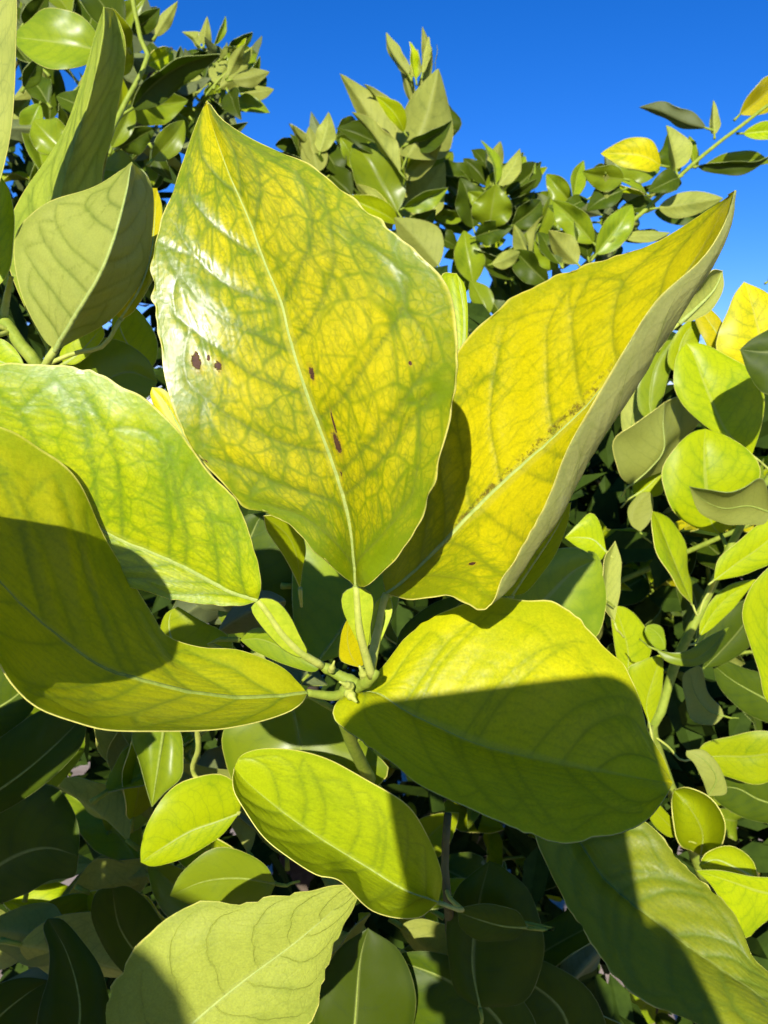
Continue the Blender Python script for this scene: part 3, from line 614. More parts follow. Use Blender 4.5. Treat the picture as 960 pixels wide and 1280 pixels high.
leaf(Tn, [(60, 440), (66, 330), (80, 230), (110, 130), (128, 50), (130, 9)], [(30, 380), (9, 325), (7, 300), (12, 275), (30, 240), (64, 191), (86, 150), (105, 94), (120, 41)],
     [(100, 400), (125, 300), (128, 214), (139, 176), (147, 131), (155, 86), (156, 49), (143, 15)], 'lime', (.33, .300, .295), (.33, .313, .302), (.33, .322, .305), up=-1, ns=160, nt_=90, bulge=(.1, .12), seed=82, rib=False, veins=Veins(84, 9, relief=-.0003, cross=3),
     mats=(TOP['yellow'], leaf_mat('leaf_underside_golden', (.42, .50, .06), (.28, .37, .04), (.14, .2, .03), (.72, .82, .02), rough=.6, spec=.2, under=True, trans_f=.5, geo=True), RIM), label='tall narrow leaf standing upright')
leaf(Tn, [(150, 400), (175, 360), (190, 310), (196, 235)], [(140, 380), (150, 320), (170, 240)], [(170, 385), (198, 330), (203, 265)], 'yellow', (.29, .29, .30), ns=28, nt_=18, seed=83)
leaf(Tn, [(-60, 300), (-40, 180), (-15, 60), (5, -60)], [(-110, 200), (-90, 80), (-40, -20)], [(-10, 250), (10, 190), (17, 120), (21, 50), (20, -10)], 'lime', (.25, .245, .24), up=-1, ns=30, nt_=18, seed=84)
leaf(Tn, [(-40, 380), (-20, 330), (-5, 270), (2, 222)], [(-70, 340), (-60, 280), (-20, 230)], [(-10, 365), (12, 335), (18, 280), (12, 240)], 'lime', (.28, .28, .28), ns=28, nt_=18, seed=85)
leaf(Tn, [(80, 510), (125, 480), (160, 465), (197, 478)], [(85, 460), (110, 425), (150, 425), (185, 450)], [(110, 510), (150, 505), (185, 495)], 'green', (.30, .31, .32), ns=28, nt_=18, seed=86)
leaf(Tn, [(240, 560), (222, 530), (208, 505), (190, 484)], [(235, 535), (222, 505), (205, 487)], [(215, 545), (198, 520), (188, 495)], 'yellow', (.26, .26, .26), ns=24, nt_=14, seed=87)
leaf(Tn, [(80, 455), (95, 445), (110, 430), (128, 408)], [(75, 440), (95, 420), (115, 408)], [(95, 455), (115, 440), (130, 420)], 'lime', (.30, .30, .30), ns=22, nt_=14, seed=88)
leaf(Tn, [(180, 470), (165, 440), (150, 410), (148, 378)], [(195, 450), (195, 420), (170, 385)], [(160, 460), (142, 430), (140, 400)], 'lime', (.36, .36, .36), ns=22, nt_=14, seed=89)
leaf(Tn, [(-30, 440), (-5, 450), (15, 458), (35, 470)], [(-20, 425), (5, 425), (25, 445)], [(-25, 460), (0, 475), (20, 478)], 'lime', (.27, .27, .27), ns=22, nt_=14, seed=90)
stem(Tn, [(-60, 330, .30), (0, 395, .295), (25, 430, .293), (60, 480, .30), (110, 600, .40)], .0022, .003, STEM)
stem(Tn, [(4, 400, .294), (8, 375, .294), (14, 345, .292)], .0016, .001, STEMY)

# --- right cluster -------------------------------------------------------------------------------------------------
Tr = (right, RT0)
r_ = dict(ns=28, nt_=18, rib_r=.0007, thick=.0005, pet_r=.0009)
leaf(Tr, [(965, 468), (955, 440), (947, 407), (936, 368), (930, 352)], [(930, 458), (897, 441), (899, 417), (909, 390), (918, 368)], [(985, 450), (990, 410), (965, 370)], 'yellow', (.53, .53, .53), seed=101, **r_)
leaf(Tr, [(1010, 420), (985, 435), (955, 440), (925, 437)], [(990, 395), (960, 412), (938, 425)], [(1005, 460), (985, 490), (955, 492), (935, 465)], 'dark', (.43, .435, .44), seed=102, **r_)
leaf(Tr, [(940, 569), (920, 553), (902, 531), (882, 484), (868, 446), (858, 429)], [(909, 549), (885, 535), (858, 511), (843, 484), (843, 458), (848, 440)], [(948, 545), (957, 505), (950, 480), (935, 461), (909, 444), (880, 430)], 'lime', (.51, .505, .51), seed=103, **r_)
leaf(Tr, [(788, 606), (812, 585), (829, 562), (828, 530), (830, 503)], [(775, 595), (769, 572), (771, 545), (790, 531), (812, 517)], [(830, 585), (856, 548), (876, 528), (868, 505), (850, 495)], 'lime', (.52, .51, .51), (.515, .50, .505), (.53, .55, .52), up=-1, seed=104, **r_)
leaf(Tr, [(900, 668), (888, 650), (882, 605), (880, 560), (882, 536)], [(868, 659), (841, 639), (830, 609), (830, 582), (848, 555), (866, 540)], [(925, 650), (942, 625), (949, 589), (935, 562), (909, 545)], 'lime', (.50, .49, .495), seed=105, **r_)
leaf(Tr, [(962, 640), (935, 632), (905, 635), (880, 625), (862, 608)], [(955, 600), (930, 607), (910, 614), (885, 612)], [(955, 655), (925, 655), (905, 655), (875, 640)], 'green', (.45, .445, .45), (.45, .43, .445), (.45, .45, .45), up=-1, seed=106, **r_)
leaf(Tr, [(866, 756), (852, 725), (838, 690), (824, 655), (816, 639)], [(848, 736), (828, 703), (816, 666), (814, 650)], [(864, 730), (861, 715), (857, 684), (841, 652), (826, 642)], 'lime', (.475, .475, .48), (.47, .46, .475), (.48, .485, .485), seed=107, **r_)
leaf(Tr, [(892, 726), (920, 705), (955, 680), (1000, 640)], [(898, 700), (919, 680), (958, 650)], [(915, 722), (940, 715), (985, 690)], 'lime', (.45, .45, .45), seed=108, **r_)
leaf(Tr, [(1000, 900), (975, 850), (960, 780), (975, 700)], [(960, 878), (949, 841), (936, 801), (928, 767), (938, 735), (958, 712)], [(1030, 860), (1030, 780), (1005, 720)], 'lime', (.34, .335, .33), seed=109, **r_)
leaf(Tr, [(874, 796), (890, 768), (912, 745), (946, 724)], [(876, 775), (890, 750), (915, 730)], [(892, 784), (915, 762), (935, 738)], 'lime', (.50, .50, .50), seed=110, **r_)
leaf(Tr, [(880, 835), (905, 810), (930, 780), (950, 745)], [(880, 800), (900, 770), (930, 750)], [(905, 830), (935, 810), (955, 775)], 'dark', (.54, .54, .54), seed=111, **r_)
leaf(Tr, [(820, 812), (845, 822), (868, 824), (890, 808), (911, 784)], [(840, 816), (860, 813), (888, 795)], [(832, 826), (850, 832), (872, 832), (893, 818)], 'green', (.46, .455, .46), seed=112, **r_)
leaf(Tr, [(812, 906), (808, 880), (818, 845), (826, 818)], [(800, 875), (785, 838), (805, 825)], [(824, 878), (829, 845), (829, 828)], 'lime', (.48, .48, .48), seed=113, **r_)
leaf(Tr, [(905, 895), (885, 888), (868, 865), (862, 836)], [(890, 906), (864, 899), (855, 868), (853, 845)], [(900, 883), (885, 866), (876, 834)], 'green', (.51, .51, .51), up=-1, seed=114, **r_)
leaf(Tr, [(870, 948), (900, 945), (940, 945), (1000, 935)], [(880, 930), (910, 921), (960, 914)], [(885, 965), (905, 970), (946, 980), (980, 965)], 'lime', (.50, .50, .49), seed=115, **r_)
leaf(Tr, [(885, 995), (895, 972), (880, 950), (858, 938)], [(908, 990), (900, 960), (880, 938)], [(878, 975), (868, 955), (858, 945)], 'green', (.47, .465, .47), up=-1, seed=116, **r_)
leaf(Tr, [(876, 1070), (878, 1040), (862, 1010), (842, 988)], [(850, 1055), (843, 1030), (840, 1005)], [(900, 1060), (906, 1030), (890, 1000), (860, 985)], 'lime', (.46, .45, .455), (.45, .44, .45), (.45, .435, .45), seed=117, bulge=(-.25, -.25), **r_)
leaf(Tr, [(852, 1045), (835, 1030), (820, 1015), (812, 1005)], [(845, 1030), (830, 1012), (820, 1003)], [(835, 1046), (818, 1032), (811, 1018)], 'lime', (.45, .45, .45), seed=118, rib=False, ns=20, nt_=12)
leaf(Tr, [(948, 1100), (920, 1085), (895, 1075), (874, 1082)], [(940, 1075), (915, 1058), (885, 1065)], [(930, 1102), (905, 1098), (885, 1094)], 'lime', (.43, .43, .43), seed=119, bulge=(-.2, -.1), ns=24, nt_=14)
leaf(Tr, [(990, 1120), (955, 1115), (915, 1102), (870, 1088)], [(975, 1100), (935, 1095), (900, 1088)], [(970, 1140), (950, 1160), (933, 1173), (910, 1140), (890, 1108)], 'lime', (.40, .395, .39), seed=120, **r_)
leaf(Tr, [(768, 778), (758, 745), (760, 712), (769, 676)], [(755, 760), (752, 735), (755, 700)], [(772, 755), (776, 725), (776, 700)], 'lime', (.46, .46, .46), (.455, .45, .455), up=-1, seed=121, ns=22, nt_=14, rib=False)
leaf(Tr, [(752, 742), (742, 725), (737, 705), (736, 688)], [(742, 735), (733, 715), (733, 695)], [(754, 725), (752, 705), (745, 692)], 'green', (.45, .45, .45), seed=122, ns=20, nt_=12, rib=False)
leaf(Tr, [(758, 690), (742, 675), (725, 672), (706, 672)], [(752, 660), (740, 641), (722, 655)], [(750, 700), (738, 692), (722, 684)], 'lime', (.46, .46, .46), seed=123, ns=22, nt_=14)
leaf(Tr, [(640, 790), (680, 750), (715, 715), (745, 700)], [(635, 740), (665, 695), (720, 685)], [(690, 800), (740, 800), (758, 760), (755, 725)], 'green', (.40, .40, .40), seed=124, **r_)
leaf(Tr, [(800, 665), (790, 650), (795, 632), (812, 615)], [(788, 655), (785, 635), (800, 617)], [(810, 655), (816, 640), (816, 622)], 'green', (.53, .53, .53), up=-1, seed=125, ns=20, nt_=12, rib=False)
leaf(Tr, [(792, 620), (805, 612), (818, 600), (830, 586)], [(792, 605), (805, 592), (820, 585)], [(805, 622), (826, 618), (832, 600)], 'lime', (.55, .55, .55), seed=126, ns=20, nt_=12)
leaf(Tr, [(785, 842), (785, 815), (778, 785), (768, 757)], [(772, 825), (766, 790), (764, 770)], [(805, 835), (815, 805), (800, 775), (783, 760)], 'lime', (.53, .53, .53), seed=127, **r_)
leaf(Tr, [(832, 812), (828, 800), (820, 790), (808, 782)], [(822, 812), (812, 802), (806, 790)], [(832, 800), (828, 785), (818, 780)], 'green', (.52, .52, .52), seed=128, ns=18, nt_=10, rib=False)
leaf(Tr, [(848, 405), (870, 385), (892, 362), (903, 338)], [(845, 385), (865, 360), (890, 338)], [(868, 400), (892, 385), (904, 360)], 'lime', (.30, .30, .30), (.30, .29, .295), up=-1, seed=129, ns=26, nt_=16, bulge=(.2, .2))
leaf(Tr, [(905, 440), (898, 420), (885, 400), (874, 384)], [(890, 440), (875, 415), (868, 395)], [(908, 425), (902, 402), (888, 386)], 'yellow', (.56, .56, .56), seed=130, ns=22, nt_=14)
leaf(Tr, [(850, 470), (848, 445), (855, 420), (872, 400)], [(835, 455), (838, 430), (855, 405)], [(868, 460), (872, 435), (876, 415)], 'lime', (.57, .57, .57), seed=131, ns=22, nt_=14)
leaf(Tr, [(815, 530), (812, 495), (820, 455), (840, 425)], [(798, 510), (800, 470), (825, 430)], [(828, 500), (835, 470), (845, 440)], 'green', (.58, .58, .58), seed=132, ns=22, nt_=14)
leaf(Tr, [(790, 560), (790, 525), (800, 490), (812, 455)], [(778, 540), (778, 505), (795, 470)], [(805, 535), (815, 500), (816, 470)], 'green', (.60, .60, .60), up=-1, seed=133, ns=22, nt_=14)
leaf(Tr, [(990, 890), (950, 870), (915, 850), (890, 830)], [(970, 850), (930, 835), (905, 825)], [(970, 905), (930, 890), (900, 860)], 'dark', (.56, .56, .56), seed=134, ns=22, nt_=14)
leaf(Tr, [(990, 1010), (950, 1000), (920, 985), (885, 985)], [(970, 980), (930, 965), (900, 970)], [(970, 1030), (930, 1022), (900, 1005)], 'dark', (.53, .53, .53), seed=135, ns=22, nt_=14)
leaf(Tr, [(870, 800), (872, 770), (866, 740), (850, 720)], [(855, 790), (852, 760), (845, 735)], [(885, 785), (888, 755), (870, 728)], 'dark', (.54, .54, .54), seed=136, ns=22, nt_=14)
stem(Tr, [(880, 1100, .62), (818, 925, .52), (822, 905, .51), (838, 848, .505), (852, 811, .50), (882, 750, .495), (905, 700, .49), (935, 640, .485), (965, 590, .50)], .0046, .0022, STEM)
stem(Tr, [(882, 750, .495), (892, 728, .48), (893, 724, .46)], .0016, .0012, STEMY)
stem(Tr, [(905, 700, .49), (908, 685, .49), (901, 668, .50)], .0016, .0012, STEM)
def finish_petioles():
    for (o, org, tdir, pr_, dark, tr) in DEFER:
        st = np.array(STEMS[tr[0].name]); dd = np.linalg.norm(st - org, axis=1); dd = dd + .03 * (((st - org) @ tdir) < 0)
        k = int(dd.argmin()); tg = st[k]; ds = np.linalg.norm(tg - org)
        if ds > .042:
            inner = unit(np.array((tr[1][0], tr[1][1], org[2] - .1)) - org); tg = org + unit(tdir + .6 * inner) * .013; ds = .013
        q = crv([org, org + tdir * min(.012, ds * .35), .5 * (org + tg) + tdir * ds * .12, tg], 10)
        tube_obj('petiole', q, np.linspace(pr_ * .75, pr_ * (.45 if ds < .0135 else .85), 10), STEM if dark else STEMY, o, org, sides=8)
finish_petioles()

# ------------------------------------------------------------------ leaves given by base, tip, width and roll
def prof(s): return np.sin(math.pi * s ** .88) ** .82 * (1 - .25 * s)
def simple(B, T, N0, wr, fold, curl, ns=14, nt_=8, thick=.0005, seed=0):
    n = 40; s = np.linspace(0, 1, n)
    ln = np.linalg.norm(T - B); X = (T - B) / ln; W = unit(np.cross(N0, X))
    rg = np.random.default_rng(seed); c2 = rg.uniform(-.10, .06); bend = rg.uniform(-.05, .05); tw = rg.uniform(-.45, .45)
    M = B + X * (s * ln)[:, None] + N0 * (ln * (curl * 4 * s * (1 - s) + c2 * np.sin(6.283 * s) * .5))[:, None] + W * (bend * ln * np.sin(math.pi * s))[:, None]
    an = tw * (s - .3); W, N0s = W * np.cos(an)[:, None] + N0 * np.sin(an)[:, None], N0 * np.cos(an)[:, None] - W * np.sin(an)[:, None]
    h = wr * .5 * ln * prof(s) / .86
    cf, sf = math.cos(fold), math.sin(fold)
    Lc = M + (W * cf + N0s * sf) * h[:, None]; Rc = M + (-W * cf + N0s * sf) * h[:, None]
    # orientation: upper side towards N0
    v = blade(Lc, None, M, None, Rc, ns, nt_, thick, None, (rg.uniform(.08, .28), rg.uniform(1.2, 2.6), rg.uniform(0, 6)), .05, (rg.uniform(-.08, .1), rg.uniform(-.08, .1)), seed)
    G, N = v[4], v[5]
    if np.sum(N.reshape(-1, 3) * N0, 1).mean() < 0:
        v = blade(Rc, None, M, None, Lc, ns, nt_, thick, None, (rg.uniform(.08, .28), 1.8, seed), .05, (.03, .03), seed)
    return v
def rot(v, axis, ang):
    q = Quaternion(Vector(axis), ang); return np.array(q @ Vector(v))
def sl(tr, bx, by, tx, ty, d, kind='green', wr=.5, roll=0, fold=20, curl=.05, dt=0.0, seed=None, pet=True):
    B, T = at(bx, by, d), at(tx, ty, d + dt)
    X = unit(T - B); V = CAM - .5 * (B + T); N0 = unit(V - X * np.dot(V, X)); N0 = rot(N0, X, R(roll))
    seed = seed if seed is not None else int(abs(bx * 7 + ty * 13)) % 9999
    v, f, mi, uv, G, N = simple(B, T, N0, wr, R(fold), curl, 22, 12, .0006, seed)
    me = mesh_from('leaf', v, f, mi, uv, SMALL[kind], B)
    o = link('leaf', me, tr[0], B - tr[1])
    if pet:
        ln = np.linalg.norm(T - B)
        tube_obj('petiole', [B - X * .14 * ln, B - X * .06 * ln, B + X * .02 * ln], [.0016, .0013, .0012], STEM, o, B, sides=6)
    return o

Tb = (back, BT0); Tl = (left, LT0)
# shoot standing against the sky
D = 1.05
stem(Tb, [(560, 520, 1.4), (505, 330, 1.1), (500, 270, D), (507, 202, D), (520, 140, D), (531, 84, D)], .006, .002, STEM)
for a in ((508, 197, 548, 86, -.05, 'green', .70, 165, 38, .05), (496, 195, 425, 92, 0, 'yellow', .30, 165, 30, .05), (511, 94, 483, 41, 0, 'lime', .30, 150, 40, -.12),
          (532, 84, 528, 34, 0, 'yellow', .30, 170, 45, .02), (545, 88, 546, 55, 0, 'green', .14, 90, 10, 0), (515, 96, 522, 62, 0, 'lime', .45, 170, 40, .05),
          (496, 195, 420, 160, 0, 'dark', .42, 20, 25, .12), (510, 275, 556, 203, .02, 'yellow', .55, 160, 20, .08), (508, 215, 548, 172, .07, 'lime', .45, 0, 20, .05),
          (497, 265, 441, 180, -.02, 'green', .55, 20, 25, .08), (490, 287, 446, 230, -.03, 'yellow', .38, 150, 20, .08), (391, 205, 361, 154, .05, 'lime', .36, 140, 25, .05),
          (400, 190, 411, 140, .05, 'lime', .5, 170, 25, .05), (398, 215, 386, 158, .04, 'green', .5, 175, 25, .05), (425, 222, 395, 175, .06, 'dark', .5, 30, 20, .1),
          (450, 215, 425, 172, .07, 'green', .45, 10, 25, .05), (440, 245, 402, 205, .05, 'dark', .5, 20, 25, .05), (548, 332, 493, 272, -.05, 'green', .62, 170, 25, .06),
          (507, 240, 540, 148, .09, 'green', .5, 0, 25, .06), (500, 300, 545, 262, .0, 'dark', .5, 10, 25, .06), (470, 260, 455, 195, .08, 'dark', .6, 0, 20, .06)):
    bx, by, tx, ty, dd, k, wr, ro, fo, cu = a
    sl(Tb, bx, by, tx, ty, D + dd, k, wr * 1.12, ro, fo, cu, dt=random.uniform(-.02, .03))
    if by > 170 and random.random() < .75: sl(Tb, bx + random.uniform(-14, 14), by + random.uniform(2, 14), tx + random.uniform(-14, 14), ty + random.uniform(4, 20), D + .10, random.choice(('dark', 'green', 'dark', 'lime')), wr * .9 + .08, random.uniform(-40, 40), 25, .08, pet=False)
for a in ((515, 130, 500, 62, 'yellow', .30, 160, 45, -.1), (522, 120, 540, 62, 'lime', .28, 170, 40, .1), (500, 170, 455, 105, 'yellow', .34, 150, 40, .12), (505, 165, 470, 120, 'lime', .5, 20, 35, .1), (520, 100, 512, 52, 'lime', .34, 30, 45, .05),
          (500, 215, 440, 140, 'lime', .36, 140, 40, .1), (510, 180, 565, 150, 'dark', .5, 25, 35, .12), (505, 225, 552, 180, 'lime', .42, 160, 30, .1), (500, 240, 452, 165, 'green', .45, 10, 40, .1), (498, 280, 430, 245, 'lime', .4, 20, 35, .1),
          (505, 260, 560, 235, 'green', .5, 20, 40, .1), (528, 92, 536, 46, 'yellow', .25, 150, 50, -.08)):
    bx, by, tx, ty, k, wr, ro, fo, cu = a
    sl(Tb, bx, by, tx, ty, D + random.uniform(-.05, .04), k, wr, ro, fo, cu, dt=random.uniform(-.03, .03))
D = 1.12
stem(Tb, [(640, 520, 1.5), (622, 380, 1.2), (615, 300, D), (616, 240, D), (622, 205, D)], .005, .0018, STEM)
for a in ((609, 232, 579, 198, 'dark', .48, 20, 25), (620, 229, 601, 175, 'green', .28, 60, 20), (624, 232, 650, 186, 'lime', .42, 165, 20), (627, 238, 677, 202, 'dark', .26, 30, 20),
          (612, 285, 620, 230, 'green', .85, 0, 15), (592, 285, 575, 222, 'dark', .6, 15, 25), (633, 256, 669, 238, 'dark', .22, 40, 20), (640, 282, 676, 250, 'dark', .6, 20, 25),
          (594, 296, 641, 284, 'dark', .55, 10, 25), (592, 355, 580, 288, 'green', .5, 10, 25), (672, 372, 618, 345, 'dark', .65, 20, 20), (655, 325, 690, 232, 'green', .25, 30, 20),
          (640, 330, 668, 300, 'dark', .6, 10, 25), (615, 330, 650, 315, 'green', .5, 160, 25), (640, 350, 600, 310, 'dark', .55, 20, 25), (665, 330, 688, 295, 'yellow', .5, 160, 25),
          (660, 385, 640, 340, 'dark', .6, 20, 25), (630, 400, 600, 360, 'dark', .6, 30, 25), (610, 395, 588, 350, 'green', .5, 20, 25), (590, 250, 560, 255, 'dark', .4, 20, 25), (610, 262, 585, 240, 'green', .6, 0, 25)):
    bx, by, tx, ty, k, wr, ro, fo = a
    sl(Tb, bx, by, tx, ty, D + random.uniform(-.05, .06), k, wr * 1.15, ro, fo, .07, dt=random.uniform(-.03, .03))
    if by > 170 and random.random() < .75: sl(Tb, bx + random.uniform(-12, 12), by + random.uniform(2, 12), tx + random.uniform(-12, 12), ty + random.uniform(4, 18), D + .10, random.choice(('dark', 'green', 'dark', 'lime')), wr * .9 + .08, random.uniform(-40, 40), 25, .08, pet=False)
# slanting twig on the right
D = .85
stem(Tb, [(600, 480, 1.3), (700, 365, 1.0), (747, 316, D), (788, 279, D), (815, 255, D), (855, 215, D), (895, 181, D), (922, 161, D), (962, 130, D), (1010, 100, D)], .0045, .0016, STEM)
for a in ((882, 160, 799, 134, 'dark', .32, 150, 35), (893, 168, 892, 126, 'green', .42, 170, 50), (845, 212, 833, 157, 'lime', .62, 150, 40), (826, 207, 751, 192, 'yellow', .52, 25, 15), (780, 224, 728, 214, 'green', .6, -10, 15),
          (778, 238, 733, 264, 'dark', .68, 20, 20), (757, 218, 761, 256, 'lime', .5, 170, 30), (848, 222, 810, 240, 'dark', .62, 10, 20), (808, 243, 772, 224, 'green', .3, 60, 20),
          (872, 208, 964, 194, 'dark', .22, 30, 35), (925, 143, 976, 90, 'yellow', .5, 20, 25), (929, 167, 990, 168, 'lime', .38, -20, 20), (823, 260, 904, 248, 'lime', .42, 170, 20),
          (745, 318, 790, 256, 'green', .48, 15, 20), (742, 304, 690, 250, 'green', .46, -10, 20), (722, 330, 686, 288, 'yellow', .6, 165, 25), (781, 297, 838, 291, 'green', .32, 150, 20),
          (735, 322, 718, 268, 'dark', .5, 20, 20), (700, 330, 672, 290, 'dark', .5, 30, 20), (868, 205, 862, 170, 'green', .3, 20, 40), (960, 352, 985, 335, 'dark', .5, 0, 20)):
    bx, by, tx, ty, k, wr, ro, fo = a
    sl(Tb, bx, by, tx, ty, D + random.uniform(-.03, .03), k, wr, ro, fo, .08, dt=random.uniform(-.02, .02))
    if by > 170 and random.random() < .75: sl(Tb, bx + random.uniform(-6, 6), by + random.uniform(2, 6), tx + random.uniform(-6, 6), ty + random.uniform(4, 12), D + .10, random.choice(('dark', 'green', 'dark', 'lime')), wr * .9 + .08, random.uniform(-40, 40), 25, .08, pet=False)
# upper left
D = .62
sl(Tl, 132, 66, 14, 46, .50, 'green', .62, 28, 12, .10, seed=5)
sl(Tl, 84, 190, 42, 150, .55, 'green', .8, 0, 15, .05)
sl(Tl, 165, 136, 275, 68, .66, 'dark', .34, 30, 35, -.12)
stem(Tl, [(110, 330, .8), (131, 195, D), (150, 142, D), (184, 75, D), (176, 49, D), (166, 0, D), (160, -60, D)], .0026, .0018, STEM)
stem(Tl, [(184, 165, .9), (178, 140, .85), (184, 100, .8), (215, 60, .8)], .0024, .0016, BARK)
for a in ((195, 45, 222, 2, 'lime', .35, 170, 30), (160, 60, 140, 10, 'lime', .5, 20, 20), (150, 95, 165, 50, 'lime', .5, 0, 20), (165, 40, 200, 10, 'dark', .5, 20, 20), (150, 40, 110, -10, 'dark', .5, 20, 20),
          (145, 165, 150, 90, 'lime', .3, 20, 20), (140, 185, 165, 130, 'green', .35, 0, 25), (184, 80, 215, 62, 'lime', .5, 10, 20), (215, 90, 200, 70, 'lime', .6, 10, 20), (130, 90, 105, 60, 'dark', .6, 20, 20),
          (130, 150, 70, 120, 'dark', .6, 20, 20), (100, 180, 75, 120, 'dark', .5, 0, 25), (150, 185, 195, 160, 'dark', .55, 20, 20), (190, 200, 230, 150, 'green', .45, 10, 20), (190, 185, 215, 225, 'dark', .55, 20, 20),
          (60, 130, 30, 95, 'dark', .6, 20, 20), (50, 130, 25, 180, 'green', .5, 20, 20), (30, 110, 50, 70, 'dark', .5, 20, 20), (90, 20, 60, -20, 'green', .5, 20, 20), (30, 30, 60, -10, 'dark', .5, 10, 20)):
    bx, by, tx, ty, k, wr, ro, fo = a
    sl(Tl, bx, by, tx, ty, D + random.uniform(-.03, .12), k, wr, ro, fo, .08, dt=random.uniform(-.03, .03))
D = .92
stem(Tl, [(190, 220, 1.1), (235, 150, .95), (265, 110, D), (285, 88, D)], .003, .0014, STEM)
for a in ((255, 55, 259, 21, 'lime', .4, 170, 35), (268, 56, 282, 20, 'green', .25, 30, 25), (250, 58, 228, 40, 'lime', .35, 150, 30), (285, 90, 316, 58, 'lime', .42, 165, 25), (290, 100, 337, 90, 'green', .45, 160, 20),
          (285, 115, 302, 150, 'dark', .5, 20, 20), (270, 105, 292, 60, 'green', .45, 170, 25), (260, 100, 262, 55, 'lime', .5, 165, 25), (255, 100, 238, 62, 'dark', .5, 10, 25), (285, 95, 305, 56, 'green', .4, 175, 30),
          (250, 125, 285, 140, 'dark', .55, 10, 25), (240, 135, 215, 110, 'dark', .6, 20, 25), (285, 105, 320, 112, 'green', .5, 0, 25), (240, 150, 262, 178, 'dark', .55, 10, 20), (245, 120, 222, 82, 'green', .5, 170, 25), (275, 110, 310, 82, 'lime', .5, 170, 25), (285, 125, 318, 135, 'green', .5, 10, 25),
          (215, 140, 245, 190, 'green', .45, 10, 25), (220, 185, 208, 140, 'dark', .5, 10, 25), (215, 190, 190, 215, 'dark', .55, 10, 25)):
    bx, by, tx, ty, k, wr, ro, fo = a
    sl(Tl, bx, by, tx, ty, D + random.uniform(-.05, .05), k, wr, ro, fo, .08, dt=random.uniform(-.03, .03))

# fuller clumps round those twigs
def clump(tr, cx, cy, rx, ry, n, d, ln, kinds, seed, out=.8, vis=None):
    rg = np.random.default_rng(seed); random.seed(seed)
    for i in range(n):
        a = rg.uniform(0, 6.283); r = math.sqrt(rg.uniform(0, 1)); bx, by = cx + rx * r * math.cos(a), cy + ry * r * math.sin(a)
        th = math.atan2(math.sin(a) * .7 - .5, math.cos(a)) if rg.random() < out else rg.uniform(0, 6.283)
        th += rg.normal() * .6; L_ = rg.uniform(*ln)
        tx, ty = bx + L_ * math.cos(th), by + L_ * math.sin(th)
        if vis and not (vis(tx, ty) and vis(bx, by)): continue
        sl(tr, bx, by, tx, ty, d + rg.uniform(-.04, .08), kinds[rg.integers(len(kinds))], rg.uniform(.34, .62), rg.choice((rg.uniform(-50, 50), rg.uniform(120, 230))), rg.uniform(15, 50), rg.uniform(-.06, .16), dt=rg.uniform(-.03, .03), seed=int(rg.integers(99999)))
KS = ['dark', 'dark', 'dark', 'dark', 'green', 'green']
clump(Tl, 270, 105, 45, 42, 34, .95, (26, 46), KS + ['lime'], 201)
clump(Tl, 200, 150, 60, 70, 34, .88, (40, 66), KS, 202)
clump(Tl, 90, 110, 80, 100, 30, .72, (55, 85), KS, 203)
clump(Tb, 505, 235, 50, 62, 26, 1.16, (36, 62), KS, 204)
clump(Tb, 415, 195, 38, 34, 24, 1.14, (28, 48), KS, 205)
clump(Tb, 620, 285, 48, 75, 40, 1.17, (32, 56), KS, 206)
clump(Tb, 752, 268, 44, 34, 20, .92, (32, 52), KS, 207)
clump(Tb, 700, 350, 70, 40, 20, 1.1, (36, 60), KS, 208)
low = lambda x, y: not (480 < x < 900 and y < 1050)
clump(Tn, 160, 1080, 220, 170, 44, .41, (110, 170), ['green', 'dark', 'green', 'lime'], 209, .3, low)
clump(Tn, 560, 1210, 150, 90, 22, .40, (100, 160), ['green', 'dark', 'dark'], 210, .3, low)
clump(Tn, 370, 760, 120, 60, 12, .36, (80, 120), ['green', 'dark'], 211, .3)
# ------------------------------------------------------------------ the rest of the crowns
SKX = [-3000, 0, 190, 215, 300, 340, 380, 430, 500, 560, 600, 680, 760, 830, 900, 960, 3000]
SKY = [-300, -80, -40, 90, 150, 215, 225, 270, 300, 330, 400, 420, 390, 400, 415, 390, 200]
def ok(p, dmin):
    x, y, d = proj(p)
    if d < .05: return False
    if -150 < x < 1110 and -150 < y < 1430:
        if y < np.interp(x, SKX, SKY): return False
        if d < dmin(x, y): return False
    elif d < .45: return False
    return True
def dmin_near(x, y): return .40 if y > 850 and x < 740 else .46
def dmin_right(x, y): return .66
def dmin_far(x, y): return .8
PROTO = {}
for k in ('lime', 'green', 'dark', 'yellow'):
    for i in range(4):
        wr, fo, cu = ((.50, 12, .05), (.46, 28, .10), (.56, 18, -.06), (.42, 40, .14))[i]
        v, f, mi, uv, G, N = simple(np.zeros(3), np.array((1.0, 0, 0)), np.array((0, 0, 1.0)), wr, R(fo), cu, 12, 8, .006, i + 3)
        PROTO[k, i] = mesh_from('leaf_blade', v, f, mi, uv, SMALL[k], np.zeros(3))
def put_leaf(tr, B, X, N, ln, kind):
    X = unit(X); N = unit(N - X * np.dot(N, X)); Y = np.cross(N, X)
    o = bpy.data.objects.new('leaf', PROTO[kind, random.randrange(4)]); col.objects.link(o); o.parent = tr[0]
    m = Matrix(((X[0] * ln, Y[0] * ln, N[0] * ln, B[0] - tr[1][0]), (X[1] * ln, Y[1] * ln, N[1] * ln, B[1] - tr[1][1]), (X[2] * ln, Y[2] * ln, N[2] * ln, B[2] - tr[1][2]), (0, 0, 0, 1)))
    o.matrix_basis = m
    return o
